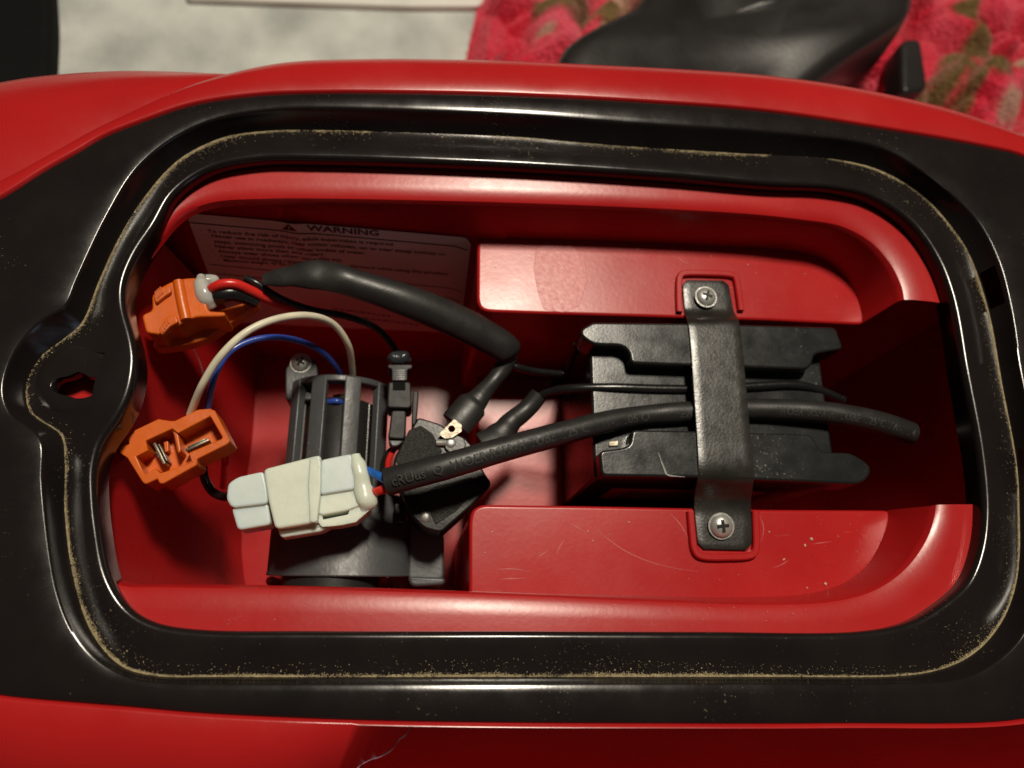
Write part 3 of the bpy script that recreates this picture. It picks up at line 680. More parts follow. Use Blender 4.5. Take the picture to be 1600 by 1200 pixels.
bm = bmesh.new(); prism_px(bm, [(640,800),(690,802),(694,840),(694,905),(690,912),(645,912),(637,905)], -50, -85, .8, 3, True); link('side_bracket', bm, 'gear', mot, 40)
bm = bmesh.new(); prism_px(bm, [(636,900),(696,902),(695,914),(690,918),(642,917),(636,913)], -48.8, -56, .9, 3, True); link('bracket_foot', bm, 'gear', mot, 40)
bm = bmesh.new(); prism_px(bm, [(446,625),(446,575),(452,568),(457,557),(466,551),(478,552),(484,557),(496,568),(497,600),(497,625)], -49, -60, .5, 2, True); link('mounting_ear', bm, 'gear', mot, 40)
screw(470, 567, -48.9, 2.9, mot, 1.4, .3)
# plain red moulding pegs by the near wall
rebase(mot, (Xm, (Yf + Yn) / 2, Z_FLOOR))
for i, (u, v) in enumerate(((424, 908), (603, 909))):
    bm = bmesh.new(); add_dome(bm, P(u, v, -70), 1.6, 3, 14, 4); bmesh.ops.translate(bm, verts=bm.verts, vec=(0, 0, 0)); add_tube(bm, [P(u, v, -70), Vector((P(u, v, -70).x, P(u, v, -70).y, Z_FLOOR))], 1.6, 12)
    link('locating_peg', bm, 'red', toy, 50)

# ================================================================== CONNECTORS
oc = thing('orange_connector', 'closed orange plug with red and black wires glued into its end', 'connector')
Zo = -19.0
bm = bmesh.new(); prism_px(bm, [(221,492),(238,485),(237,461),(252,448),(257,449),(267,440),(291,434),(309,434),(316,446),(325,486),(352,487),(354,491),(351,494),(306,495),(284,504),(278,509),(256,508),(250,523),(240,521),(228,520)], Zo, Zo - 11, .5, 2); link('housing', bm, 'orange', oc, 40)
bm = bmesh.new(); prism_px(bm, [(238,541),(242,527),(262,510),(330,488),(398,468),(403,472),(402,477),(322,530),(282,541),(243,545)], Zo - 9, Zo - 13, .4, 2); link('lower_shell', bm, 'orange', oc, 40)
for pts in ([(239,460),(252,448),(265,446),(268,456),(258,462),(243,474)], [(247,515),(262,493),(274,491),(279,503),(266,509),(252,524)]):
    bm = bmesh.new(); prism_px(bm, pts, Zo + 1.4, Zo - 1, .35, 2); g = link('grip', bm, 'orange', oc, 40)
    (ua, va), (ub, vb) = pts[0], pts[1]
    for k in range(4):
        t = .2 + .2 * k; bm = bmesh.new(); p = P(ua + (ub - ua) * t + 3, va + (vb - va) * t + 3, Zo + 1.4); add_box(bm, p, Vector((.16, .08, 0)), Vector((-.8, 1.6, 0)).normalized() * 1.0, Vector((0, 0, .25))); link('grip_ridge', bm, 'orange', g, smooth=False)
bm = bmesh.new(); add_tube(bm, path3([(279,440,Zo + .1),(284,468,Zo + .1),(291,500,Zo - .1)], 5), 1.5, 14); link('latch_bar', bm, 'orange', oc, 60)
bm = bmesh.new(); add_tube(bm, path3([(314,431,Zo - 1),(316,446,Zo - .8),(321,462,Zo - 1),(331,482,Zo - 3)], 6), lerpf([(0, 1.1), (.3, 2.3), (.75, 2.6), (1, 1.6)]), 14); link('glue_blob', bm, 'glue', oc, 80)
bm = bmesh.new(); add_tube(bm, path3([(322,440,Zo - 1.5),(334,440,Zo - 2),(343,446,Zo - 3)], 6), lerpf([(0, 2.0), (.5, 1.9), (1, .5)]), 12); link('glue_blob', bm, 'glue', oc, 80)
rebase(oc, P(285, 490, Zo - 14))

o2 = thing('orange_connector', 'open orange socket with two metal blades on white and blue wires', 'connector')
Z2 = -17.0; q2 = lambda pts: [(180 + a / 5.3333, 600 + b / 5.3333) for a, b in pts]
outer = q2([(30,545),(45,520),(115,500),(108,430),(150,410),(160,385),(360,290),(400,298),(470,308),(500,305),(690,212),(790,204),(830,222),(955,465),(950,485),(925,505),(680,625),(684,665),(670,680),(405,828),(370,830),(350,790),(262,832),(240,830),(215,800),(100,615),(40,575)])
inner = q2([(172,602),(275,552),(252,472),(475,372),(522,412),(792,268),(892,440),(888,455),(612,572),(640,650),(400,735),(372,742),(335,698),(255,752),(240,745)])
bm = bmesh.new(); add_ring_prism(bm, px(outer, Z2), px(inner, Z2), Z2 - 9, Z2); hs = link('housing', bm, 'orange', o2, 40)
md = hs.modifiers.new('b', 'BEVEL'); md.width = .00035; md.segments = 2; md.limit_method = 'ANGLE'; md.angle_limit = math.radians(40)
bm = bmesh.new(); prism_px(bm, outer, Z2 - 6.5, Z2 - 12, .3); link('housing_floor', bm, 'orange', o2, 40)
bm = bmesh.new(); prism_px(bm, q2([(470,375),(525,412),(548,560),(520,580),(500,500)]), Z2 - .8, Z2 - 7, .3); link('divider', bm, 'orange', o2, 40)
bm = bmesh.new(); prism_px(bm, q2([(400,480),(440,470),(445,560),(415,570)]), Z2 - 4, Z2 - 7, .2); link('key_post', bm, 'orange', o2, 40)
def blade(a, b, z, w=.35, h=4):
    pa, pb = P(*a, z), P(*b, z); d = (pb - pa) / 2; s = Vector((-d.y, d.x, 0)).normalized() * w
    bm = bmesh.new(); add_box(bm, (pa + pb) / 2 - Vector((0, 0, h / 2)), d, s, Vector((0, 0, h / 2)), .15)
    add_box(bm, (pa + pb) / 2 + s * 2.2 - Vector((0, 0, h / 2 + .6)), d * .8, s * .5, Vector((0, 0, h / 2)), .1)
    link('metal_blade', bm, 'tin', o2, 40)
blade(*q2([(322,490), (408,665)]), Z2 - 1.5); blade(*q2([(585,553), (778,462)]), Z2 - 1.5)
rebase(o2, P(272, 697, Z2 - 12))

wc = thing('white_connector', 'translucent white two-part plug lying on the motor gearbox', 'connector')
Zw = -20.0; q4 = lambda pts: [(340 + a / 4.4444, 690 + b / 4.4444) for a, b in pts]
bm = bmesh.new(); prism_px(bm, q4([(72,290),(85,268),(140,245),(318,205),(345,330),(350,430),(98,460),(60,400)]), Zw - 1, Zw - 10, .5, 2); link('socket_end', bm, 'nylon_blue', wc, 40)
bm = bmesh.new(); prism_px(bm, q4([(95,462),(350,425),(370,575),(140,614),(122,605)]), Zw - 2.2, Zw - 10, .5, 2); link('socket_end', bm, 'nylon_blue', wc, 40)
bm = bmesh.new(); prism_px(bm, q4([(318,190),(330,175),(710,90),(722,130),(690,560),(668,575),(400,607),(378,595),(350,400)]), Zw, Zw - 11, .6, 3); link('outer_shroud', bm, 'nylon', wc, 40)
bm = bmesh.new(); prism_px(bm, q4([(412,606),(700,568),(790,585),(720,622),(440,667),(425,660)]), Zw - 3.5, Zw - 9, .4, 2); link('latch_tongue', bm, 'nylon', wc, 40)
bm = bmesh.new(); prism_px(bm, q4([(640,112),(718,128),(715,330),(690,560),(640,560),(628,300)]), Zw + .5, Zw - 4, .3, 2); link('shroud_band', bm, 'nylon', wc, 40)
bm = bmesh.new(); prism_px(bm, q4([(716,126),(930,82),(955,230),(958,330),(710,370)]), Zw - .8, Zw - 10, .5, 2); link('plug_body', bm, 'nylon_blue', wc, 40)
bm = bmesh.new(); prism_px(bm, q4([(712,366),(960,325),(1000,440),(905,478),(728,512),(695,500)]), Zw - 1.8, Zw - 10, .4, 2); link('plug_body', bm, 'nylon', wc, 40)
bm = bmesh.new(); add_ring_prism(bm, px(q4([(695,498),(925,455),(1010,420),(1060,470),(960,558),(850,580),(725,592),(700,560)]), Zw - 2.4), px(q4([(725,512),(918,474),(905,506),(800,528),(732,542)]), Zw - 2.4), Zw - 9, Zw - 2.4); o = link('side_latch', bm, 'nylon', wc, 40)
bm = bmesh.new(); prism_px(bm, q4([(700,505),(930,470),(905,530),(720,560)]), Zw - 6.5, Zw - 9, .2); link('latch_floor', bm, 'glue', wc, 40)
bm = bmesh.new(); add_tube(bm, path3([(*q4([(955,90)])[0], Zw - 2.2), (*q4([(985,200)])[0], Zw - 2), (*q4([(1000,300)])[0], Zw - 2.4), (*q4([(1030,410)])[0], Zw - 3), (*q4([(1020,470)])[0], Zw - 4)], 8), lerpf([(0, 1.2), (.2, 2.2), (.5, 2.4), (.75, 2.9), (1, 1.8)]), 16)
for v in bm.verts: v.co += noise.noise_vector(v.co * .3) * .4
link('glue_blob', bm, 'nylon', wc, 80)
rebase(wc, P(470, 775, Zw - 11))

jc = thing('black_connector', 'small black latch plug with grey glue standing beside the motor cage', 'connector')
Zj = -33.0; q3 = lambda pts: [(400 + a / 5.3333, 520 + b / 5.3333) for a, b in pts]
bm = bmesh.new(); prism_px(bm, q3([(1095,262),(1305,262),(1300,300),(1262,305),(1262,400),(1135,400),(1130,300),(1098,295)]), Zj - .5, Zj - 8, .3); link('latch_head', bm, 'black', jc, 40)
for k in range(5):
    bm = bmesh.new(); yv = 318 + k * 18; a, b = [P(*p, Zj - .3) for p in q3([(1136, yv), (1245, yv)])]; add_box(bm, (a + b) / 2, (b - a) / 2, Vector((0, .42, 0)), Vector((0, 0, .55)), .12); link('grip_ridge', bm, 'gear', jc, 40)
bm = bmesh.new(); prism_px(bm, q3([(1100,405),(1290,405),(1300,600),(1280,632),(1090,625)]), Zj, Zj - 9, .5); link('shell', bm, 'black', jc, 40)
bm = bmesh.new(); prism_px(bm, q3([(1140,410),(1245,410),(1245,478),(1140,478)]), Zj + .2, Zj - 1, .1); link('window', bm, 'void', jc, 40)
bm = bmesh.new(); prism_px(bm, q3([(1128,640),(1252,640),(1248,800),(1240,890),(1095,880),(1110,805),(1122,800)]), Zj - 1.5, Zj - 9, .5); link('plug', bm, 'black', jc, 40)
bm = bmesh.new(); prism_px(bm, q3([(1098,885),(1242,890),(1245,900),(1185,945),(1130,950)]), Zj - 2.5, Zj - 8, .4); link('plug_tail', bm, 'gear', jc, 40)
bm = bmesh.new(); prism_px(bm, q3([(1305,480),(1355,480),(1352,560),(1335,780),(1295,770),(1300,600)]), Zj - 1, Zj - 6, .4); link('lever', bm, 'black', jc, 40)
bm = bmesh.new(); add_tube(bm, path3([(606,562,Zj - 1.5),(616,560,Zj - 1),(630,559,Zj - 1),(642,562,Zj - 1.8)], 6), lerpf([(0, .8), (.3, 2.0), (.7, 2.1), (1, .7)]), 12)
for v in bm.verts: v.co += noise.noise_vector(v.co * .9) * .5
link('glue_blob', bm, 'glue_dark', jc, 80)
rebase(jc, P(625, 620, Zj - 9))

# ================================================================== BREAKER
br = thing('circuit_breaker', 'square black circuit breaker with grey rivets under the printed sleeve', 'circuit breaker')
q6 = lambda pts: [(560 + a / 5.3333, 640 + b / 5.3333) for a, b in pts]; Zk = -31.0
body = q6([(480,85),(505,62),(700,125),(760,195),(880,220),(955,305),(985,400),(1060,540),(1105,600),(1100,640),(990,760),(872,868),(690,1028),(550,995),(420,870),(385,760),(300,540),(288,500),(300,395)])
bm = bmesh.new(); prism_px(bm, body, Zk, Zk - 13, .6, 2); link('body', bm, 'breaker', br, 40)
bm = bmesh.new(); prism_px(bm, q6([(420,170),(520,130),(620,200),(700,350),(640,430),(350,505),(310,420)]), Zk + .25, Zk - 1, .2); link('grained_panel', bm, 'breaker_rough', br, 40)
bm = bmesh.new(); prism_px(bm, q6([(520,720),(640,640),(940,560),(1000,640),(820,840),(640,960),(590,830)]), Zk + .25, Zk - 1, .2); link('grained_panel', bm, 'breaker_rough', br, 40)
bm = bmesh.new(); prism_px(bm, q6([(700,200),(790,200),(880,235),(900,300),(870,360),(800,385),(720,330)]), Zk + .9, Zk - 1, .3); link('raised_corner', bm, 'breaker', br, 40)
bm = bmesh.new(); prism_px(bm, q6([(300,780),(390,780),(395,940),(305,940)]), Zk - 7, Zk - 14, .3); link('foot', bm, 'breaker', br, 40)
for a, b, z in ((770, 277, Zk + .9), (558, 892, Zk)):
    u, v = q6([(a, b)])[0]; bm = bmesh.new(); add_dome(bm, P(u, v, z - .05), 1.5, .55, 20, 4); link('rivet', bm, 'rivet', br, 50)
u, v = q6([(668, 272)])[0]; bm = bmesh.new(); add_tube(bm, path3([(u - 3, v + 1, Zk + .4), (u + 12, v + 1, Zk + .8)], 3), 1.0, 12); link('terminal_post', bm, 'metal', br, 60)
# tab with a round hole
bm = bmesh.new(); tc_ = P(*q6([(778,160)])[0], Zk + 2.0); n = 24
ri = [Vector((tc_.x + 1.0 * math.cos(2 * math.pi * i / n), tc_.y + 1.0 * math.sin(2 * math.pi * i / n), 0)) for i in range(n)]
tb = px(q6([(672,205),(740,135),(800,80),(860,130),(860,180),(780,235),(720,240)]), Zk + 2.0); add_ring_prism(bm, tb, ri, Zk + 1.5, Zk + 2.0); link('spade_tab', bm, 'tin', br, 40)
rebase(br, P(690, 745, Zk - 13))

# ================================================================== SLEEVES AND WIRES
def sleeve(name, pts, rad, label, flat=None, n=10, cat_='sleeve', rn=20, wob=0.12):
    pth = path3(pts, n); bm = bmesh.new(); add_tube(bm, pth, rad, rn, flat)
    for v in bm.verts: v.co += noise.noise_vector(v.co * .16) * wob
    o = link(name, bm, 'sleeve', None, 60); tag(o, label, cat_); return o, pth
LONG = [(604,753,-19),(650,741,-17),(700,728,-16),(780,704,-16.5),(860,682,-18),(940,661,-20.5),(1000,650,-22.2),(1060,645,-22.6),(1130,641,-22.6),(1200,640,-22.4),(1280,644,-21.5),(1340,653,-21.5),(1390,666,-23),(1423,677,-25)]
rl = lerpf([(0, 3.7), (.35, 3.25), (.48, 2.9), (.52, 3.1), (.6, 3.0), (.75, 3.25), (.9, 3.5), (1, 3.4)])
ls, lpth = sleeve('printed_sleeve', LONG, rl, 'long black heat-shrink sleeve with faint printed lettering, running under the strap', flat=lerpf([(0, .8), (.3, .95), (1, .95)]), n=12, rn=24)
bm = bmesh.new(); add_tube(bm, [lpth[0] - (lpth[1] - lpth[0]).normalized() * .05, lpth[0] + (lpth[1] - lpth[0]).normalized() * .01], 2.9, 20, lambda t: .75); link('open_end', bm, 'void', ls, smooth=False)
def tube_text(s, pth, rad, s0, s1, height, a0, name='printed_lettering', mat='sleeve_ink', parent=None, flat=.95):
    fr = frames(pth); cum = [0]
    for a, b in zip(pth, pth[1:]): cum.append(cum[-1] + (b - a).length)
    T = cum[-1]; vs_, fs, w = text_mesh(s, .01); bm = bmesh.new(); out = []
    for v in vs_:
        d = (s0 + (s1 - s0) * v.x / w) * T
        i = 0
        while i < len(cum) - 2 and cum[i + 1] < d: i += 1
        t = (d - cum[i]) / (cum[i + 1] - cum[i]); p = fr[i][0].lerp(fr[i + 1][0], t); N = fr[i][2].lerp(fr[i + 1][2], t).normalized(); S = fr[i][3].lerp(fr[i + 1][3], t).normalized()
        tt = (i + t) / (len(pth) - 1); r = rad(tt) + .06; a = a0 + (v.y - .35) * height / .7 / r
        q = p + N * math.cos(a) * r * flat + S * math.sin(a) * r
        out.append(q + noise.noise_vector(q * .16) * .12)
    add_verts_faces(bm, out, fs); return link(name, bm, mat, parent, smooth=False)
tube_text('cRUus  Q  WOER RSFR-H TUBE  125°C  VW-1', lpth, rl, .015, .41, 2.6, -.25, parent=ls)
tube_text('105 Q', lpth, rl, .425, .475, 2.4, -.35, parent=ls)
tube_text('E20395', lpth, rl, .535, .59, 2.2, -.35, parent=ls)
tube_text('WOER  RSFR-H  TUBE  125°C VW-1 1/4', lpth, rl, .72, .99, 2.3, -.35, parent=ls)

UPS = [(412,437,-18),(440,433,-17),(490,429,-16),(525,434,-16),(560,445,-17),(620,464,-19),(700,496,-24),(755,523,-28),(790,545,-31),(797,556,-33)]
sleeve('wide_sleeve', UPS, lerpf([(0, 1.9), (.12, 2.9), (.22, 4.4), (.32, 4.3), (.42, 4.0), (.7, 5.1), (.92, 4.7), (1, 3.6)]), 'thick black heat-shrink sleeve with flared flat end in front of the warning sticker', flat=lerpf([(0, .35), (.25, .5), (.42, .9), (.8, .75), (1, .7)]))
s1, _ = sleeve('spade_sleeve', [(795,555,-34),(784,578,-35),(772,594,-35),(757,611,-34.5),(748,622,-34),(737,634,-33.5),(722,652,-33),(712,664,-33)], lerpf([(0, 3.0), (.3, 2.4), (.5, 2.9), (.62, 3.4), (.72, 4.7), (1, 4.8)]), 'shrink-wrapped spade terminal joining the thick sleeve to the circuit breaker', flat=lerpf([(0, .9), (.5, .9), (.7, .6), (1, .55)]), cat_='terminal')
s2, _ = sleeve('spade_sleeve', [(842,616,-32),(830,632,-33),(815,646,-33.5),(800,658,-34),(787,674,-34),(775,688,-34.5),(758,700,-35)], lerpf([(0, 2.6), (.2, 2.7), (.45, 3.0), (.6, 3.4), (.75, 4.4), (1, 5.0)]), 'shrink-wrapped spade terminal on the thin black wire leading over the battery', flat=lerpf([(0, .9), (.5, .9), (.75, .6), (1, .55)]), cat_='terminal')
wire('black_wire', [(834,628,-33),(846,618,-31),(865,611,-29),(900,607,-26),(960,606,-24.2),(1030,608,-24),(1110,608,-24),(1180,604,-23.8),(1240,602,-24),(1280,610,-25),(1318,626,-27)], lambda t: 1.25 + .15 * (t > .2), 'pvc_black', 'thin black wire lying in the groove of the battery above the printed sleeve')
wire('black_wire', [(792,568,-36),(806,573,-36),(830,579,-38),(860,583,-40),(882,583,-41),(888,572,-38),(895,555,-33),(902,538,-28)], 1.15, 'pvc_black', 'short black wire running from the thick sleeve up the battery side')
wire('white_wire', [(297,648,-24),(303,632,-21),(318,598,-15),(345,556,-11),(385,519,-10),(430,499,-12),(480,493,-16),(520,506,-24),(543,537,-32),(550,572,-42),(551,600,-50)], 1.0, 'pvc_white', 'cream white wire arching from the open orange socket to the motor cage')
wire('blue_wire', [(323,645,-26),(328,618,-22),(338,582,-18),(358,551,-17),(390,533,-18),(425,527,-20),(465,532,-26),(502,549,-33),(527,576,-42),(538,600,-50)], .85, 'pvc_blue', 'thin blue wire arching beside the cream white wire to the motor cage')
wire('blue_wire', [(503,632,-50),(515,628,-47),(527,627,-46),(540,632,-49)], .9, 'pvc_blue', 'short piece of blue wire inside the motor cage')
wire('red_wire', [(324,456,-20.5),(334,449,-18),(347,444,-17),(368,444,-17.5),(392,454,-20),(420,468,-24),(445,478,-29),(470,486,-34)], 1.35, 'pvc_red', 'red wire leaving the closed orange plug')
wire('black_wire', [(329,466,-22),(345,461,-20),(362,458,-20),(385,463,-22),(400,470,-24)], 2.3, 'pvc_black', 'thick glossy black wire stub at the glued end of the closed orange plug')
wire('black_wire', [(383,435,-20),(400,442,-20),(425,459,-22),(450,472,-25),(490,485,-29),(540,494,-33),(585,511,-36),(612,538,-37),(624,562,-39)], 1.05, 'pvc_black', 'black wire curving from under the thick sleeve to the small black plug')
wire('dark_wire', [(318,690,-30),(317,720,-34),(320,748,-37),(332,768,-38),(350,776,-36),(362,772,-30)], 1.2, 'pvc_black', 'dark wire looping from the open orange socket to the white plug')
wire('red_wire', [(346,680,-30),(350,700,-32),(352,716,-36),(351,735,-46),(349,760,-60)], 1.1, 'pvc_red', 'short red wire hanging below the open orange socket')
wire('blue_wire', [(568,733,-24),(580,738,-22),(592,744,-20.5),(606,752,-19.5)], 1.15, 'pvc_blue2', 'bright blue wire between the white plug and the printed sleeve')
wire('red_wire', [(574,773,-23.5),(586,769,-22),(596,766,-20.5),(612,762,-19.5)], 1.2, 'pvc_red', 'red wire between the white plug and the printed sleeve')
wire('red_wire', [(618,699,-42),(612,708,-40),(607,720,-37),(606,735,-32),(610,752,-25)], .85, 'pvc_red', 'red wire curving from the small black plug into the printed sleeve')
wire('black_wire', [(617,699,-43),(607,707,-41),(600,720,-38),(598,735,-33),(603,750,-26)], .85, 'pvc_black', 'black wire beside the red one below the small black plug')
# pale threads: one on the outer shell, one in the motor bay, laid on the surface they touch
from mathutils.bvhtree import BVHTree
bpy.context.view_layer.update()
def lay(obj, pts):
    bv = BVHTree.FromObject(obj, bpy.context.evaluated_depsgraph_get()); out = []
    for q_ in cat([Vector((u, v, 0)) for u, v in pts], 8):
        u, v = q_.x, q_.y
        d = ray(u, v).normalized(); h = bv.ray_cast(Vector((0, 0, CAM_H * MM)), d)
        if h[0]: out.append(h[0] / MM - d * .2)
    return out
shell_o = [c for c in toy.children if c.name.startswith('outer_shell')][0]
for o_, pts, lab in ((shell_o, [(641,1134),(634,1148),(622,1158),(612,1172),(596,1182),(580,1187),(566,1194),(555,1204)], 'pale thread clinging to the shaded red shell beside the frame'),
                     (tub, [(286,530),(303,548),(314,570),(320,600),(326,640)], 'fine violet thread hanging in the motor bay below the closed orange plug')):
    pth = lay(o_, pts)
    if len(pth) > 2:
        bm = bmesh.new(); add_tube(bm, pth, .10, 6); tag(link('thread', bm, 'thread', None, 80), lab, 'thread')
# ================================================================== DUST AND CRUMBS
def flakes(bm, p, s, nrm=Vector((0, 0, 1)), h=.25):
    a = random.uniform(0, 6.28); e = random.uniform(.4, 1.0)
    d1 = Vector((math.cos(a), math.sin(a), random.uniform(-.2, .2))) * s; d2 = Vector((-math.sin(a), math.cos(a), random.uniform(-.2, .2))) * s * e
    vs_ = [bm.verts.new(p + q) for q in (d1, d2, -d1, -d2, Vector((0, 0, s * h * 2)))]
    for i in range(4): bm.faces.new((vs_[i], vs_[(i + 1) % 4], vs_[4]))
bm = bmesh.new(); n = len(D_)
for _ in range(9000):                     # loose specks on the seat step and the outer flat
    i = random.randrange(n)
    if random.random() < .6:
        t = random.random() ** .6; p = Vector((I_[i].x + (D_[i].x - I_[i].x) * t, I_[i].y + (D_[i].y - I_[i].y) * t, -5.0 - 1.1 * max(0, (t - .2) / .8)))
    else:
        t = random.random() ** 1.5; p = Vector((E_[i].x + (B_[i].x - E_[i].x) * (.05 + .9 * t), E_[i].y + (B_[i].y - E_[i].y) * (.05 + .9 * t), .2))
    c = noise.noise(p * .035 + Vector((3, 7, 0))) + .5 * noise.noise(p * .12)
    if c < .12 + random.random() * .5: continue
    flakes(bm, p + Vector((random.gauss(0, .3), random.gauss(0, .3), .05)), random.choice([.03, .04, .05, .05, .08]))
for _ in range(80000):                    # drift in the corner of the groove, thickest on the near side
    i = random.randrange(n); t = random.random(); p = D_[i].lerp(D_[(i + 1) % n], t); a = angs[i]
    near = max(0, -math.sin(a)); side = abs(math.cos(a)); far = max(0, math.sin(a))
    dens_ = .62 * near + .42 * side ** 2 + (.35 if abs(a) < .35 else 0) + .16 * far + .6 * noise.noise(p * .05) + .35 * noise.noise(p * .25)
    if random.random() > dens_: continue
    dirn = Vector((RC.x - p.x, RC.y - p.y, 0)).normalized(); k = abs(random.gauss(0, (.30 + .3 * far) + .45 * max(0, noise.noise(p * .12))))
    if random.random() < .04: k = random.uniform(0, 4)
    flakes(bm, Vector((p.x, p.y, -6.12 + min(k, 4) * .12)) + dirn * (k - .1), random.uniform(.05, .15) * (1 if random.random() < .97 else 1.8))
tag(link('groove_dust', bm, 'dust', None, smooth=False), 'line of yellowish dust lying along the groove of the black frame', 'dust', kind='stuff')
bm = bmesh.new()
for _ in range(150):
    u, v = random.choice([(random.uniform(760, 1330), random.uniform(385, 490)), (random.uniform(745, 1370), random.uniform(800, 920))])
    flakes(bm, P(u, v, Z_S + .05), random.choice([.08, .1, .12, .25]))
for _ in range(60): flakes(bm, P(random.uniform(350, 1300), random.uniform(945, 975), Z_LEDGE + .0), random.uniform(.07, .15))
for u, v in ((1258,852),(1268,842),(1225,874),(1290,912)):
    p = P(u, v, Z_S + .15); flakes(bm, p, .5, h=.2)
tag(link('crumbs', bm, 'crumb', None, smooth=False), 'pale crumbs and specks scattered on the red shelves', 'crumbs', kind='stuff')

# ================================================================== SURROUNDINGS
ZF = -230.0
bm = bmesh.new(); n = 60
g = [[bm.verts.new((-1400 + 2800 * i / n, -1400 + 2800 * j / n, ZF)) for i in range(n + 1)] for j in range(n + 1)]
for j in range(n):
    for i in range(n): bm.faces.new((g[j][i], g[j][i + 1], g[j + 1][i + 1], g[j + 1][i]))
fl = link('floor', bm, 'carpet', None, 80); fl['kind'] = 'structure'; fl['label'] = 'pale grey mottled carpet'
# white tray edge lying at the top of the view
bm = bmesh.new(); prism_px(bm, [(270,-160),(770,-160),(756,2),(748,9),(640,9),(290,-3)], ZF + 5, ZF + .5, 1.5, 3, True)
tag(link('white_tray', bm, 'white', None, 40), 'thin white tray lying on the grey carpet', 'tray')
bm = bmesh.new(); prism_px(bm, [(-260,-220),(62,-220),(74,-60),(79,30),(76,90),(72,150),(60,260),(-260,300)], ZF + 14, ZF + .5, 5, 4, True)  # black thing of unknown kind, modelled as a plain rounded slab
tag(link('black_item', bm, 'void', None, 50), 'plain black rounded bag standing on the grey carpet', 'item')
# fleece blanket: lumpy folds, with its olive and cream print stored per vertex
def seg_d(p, a, b):
    ab = b - a; t = max(0, min(1, (p - a).dot(ab) / ab.length_squared)); return (p - a - ab * t).length
OLV = [([(1535,-10),(1547,40),(1550,85),(1538,122)], 9), ([(1500,85),(1488,112),(1474,140),(1430,152)], 7), ([(1500,85),(1510,125),(1508,168)], 4), ([(860,-30),(985,-8),(1010,-20)], 8)]
CRM = [([(1572,66),(1600,72),(1660,80)], 6), ([(1570,168),(1592,165),(1640,190)], 7), ([(1320,136),(1345,128)], 6), ([(855,18),(862,22)], 4), ([(1000,-60),(960,10)], 6)]
def band(lst): return [([P(u, v, ZF + 45).xy for u, v in pts], r) for pts, r in lst]
OLV, CRM = band(OLV), band(CRM)
def mask(lst, x, y):
    q = Vector((x, y)); w = noise.noise(Vector((x * .12, y * .12, 0))) * 3; m = 0
    for pts, r in lst:
        d = min(seg_d(q, a, b) for a, b in zip(pts, pts[1:])) + w; m = max(m, max(0, min(1, (r - d) / 4 + .5)))
    return m
bm = bmesh.new(); nx, ny = 260, 150
def bl_h(x, y):
    p = Vector((x * .02, y * .02, 3.1))
    p = p + noise.noise_vector(p * .8) * .5
    h = abs(noise.noise(p * 1.05)) ** .5 * 62 + abs(noise.noise(p * 2.4 + Vector((5, 1, 0)))) ** .7 * 14 + noise.noise(Vector((x, y, 0)) * .35) * 1.1 + noise.noise(Vector((x, y, 4)) * .9) * .8
    return h - 34
lay_o = bm.verts.layers.float.new('olive'); lay_c = bm.verts.layers.float.new('cream')
Lb = cat([P(u, v, ZF + 12) for u, v in [(790,-220),(755,-40),(742,20),(728,85),(722,130),(715,200),(706,280)]], 25)
rows = []
for j in range(ny + 1):
    a = Lb[min(len(Lb) - 1, int(j / ny * (len(Lb) - 1)))]; row = []
    for i in range(nx + 1):
        x = a.x + 460 * (i / nx); y = a.y; ed = min(1, i / 14); ed = ed * ed * (3 - 2 * ed)
        mo = mask(OLV, x, y); v = bm.verts.new((x, y, ZF + 1 + ed * 32 + ed * bl_h(x, y) + mo * 5)); v[lay_o] = mo; v[lay_c] = mask(CRM, x, y); row.append(v)
    rows.append(row)
for a, b in zip(rows, rows[1:]):
    for i in range(nx): bm.faces.new((a[i], a[i + 1], b[i + 1], b[i]))
pile = bmesh.new(); po = pile.verts.layers.float.new('olive'); pc = pile.verts.layers.float.new('cream')
bm.normal_update()
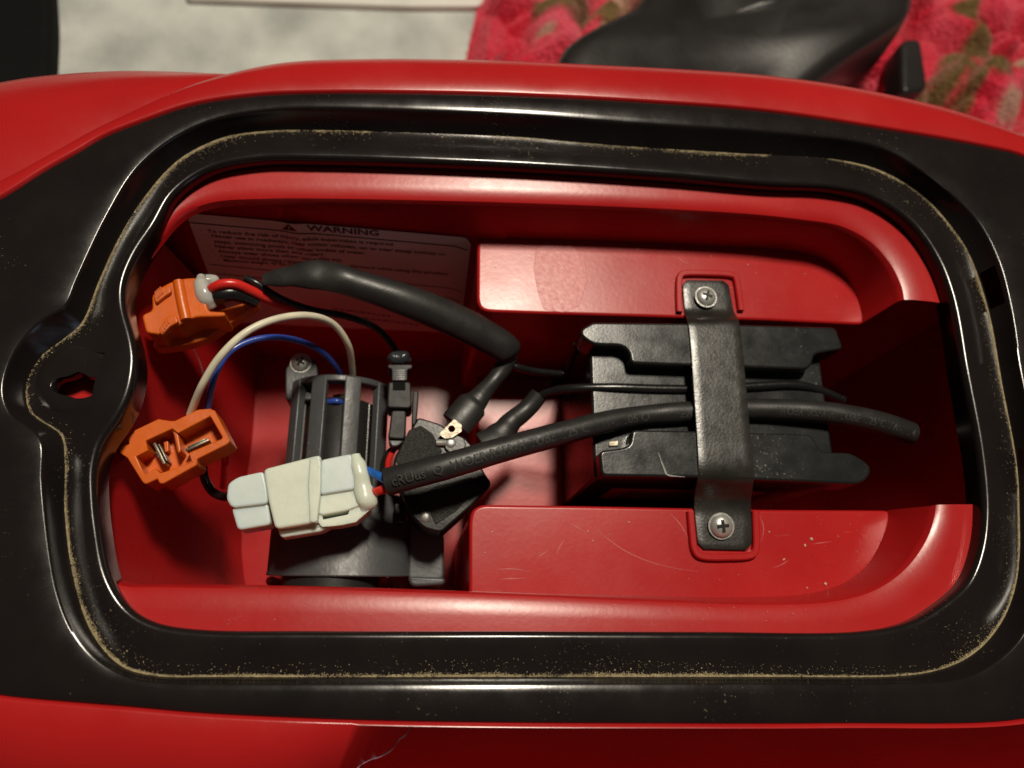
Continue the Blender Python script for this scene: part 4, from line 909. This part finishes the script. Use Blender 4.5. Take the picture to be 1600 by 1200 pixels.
cand = [v for r in rows[:int(ny * .93)] for v in r]
for _ in range(70000):
    v = random.choice(cand); p = v.co + Vector((random.uniform(-1, 1), random.uniform(-1, 1), -.2)); nrm = (v.normal if v.normal.z > 0 else -v.normal) + Vector((random.gauss(0, .5), random.gauss(0, .5), random.gauss(0, .3)))
    d = Vector((random.uniform(-1, 1), random.uniform(-1, 1), 0)) * .22
    q = [pile.verts.new(p - d), pile.verts.new(p + d), pile.verts.new(p + nrm.normalized() * random.uniform(1.5, 3.2))]
    for w in q: w[po] = v[lay_o]; w[pc] = v[lay_c]
    pile.faces.new(q)
bl = link('fleece_blanket', bm, 'fleece', None, 180); tag(bl, 'crumpled red and pink fleece blanket with olive and cream print', 'blanket')
pile_o = link('pile', pile, 'fleece', bl, smooth=False); pile_o['kind'] = 'stuff'
# black moulded seat on the blanket
bm = bmesh.new(); q = [(862,120),(872,88),(884,76),(905,60),(945,35),(985,10),(1010,-20),(1060,-90),(1430,-90),(1428,-10),(1420,30),(1395,55),(1340,88),(1290,120),(1240,155),(1150,200),(900,200)]
ol = cat([P(u, v, ZF + 95) for u, v in q], 5, True); c0 = sum(ol, Vector()) / len(ol); rows = []
for k, z in ((1.02, ZF + 30), (1.015, ZF + 70), (1.0, ZF + 86), (.97, ZF + 93), (.92, ZF + 96), (.8, ZF + 97), (.55, ZF + 94), (.3, ZF + 91)):
    rows.append([Vector((c0.x + (p.x - c0.x) * k, c0.y + (p.y - c0.y) * k, z + (6 * math.sin(p.x * .03) if k < 1.0 else 0))) for p in ol])
rr_, _ = add_loft(bm, rows); bm.faces.new(rr_[-1])
tag(link('moulded_saddle', bm, 'seat', None, 180), 'large glossy black moulded seat lying on the red blanket', 'seat')
bm = bmesh.new(); prism_px(bm, [(1408,60),(1418,56),(1440,58),(1450,64),(1452,140),(1446,148),(1410,146),(1404,140)], ZF + 66, ZF + 48, 3, 3, True)
tag(link('black_block', bm, 'seat', None, 40), 'small dark upright block standing on the red blanket by the olive tufts', 'block')
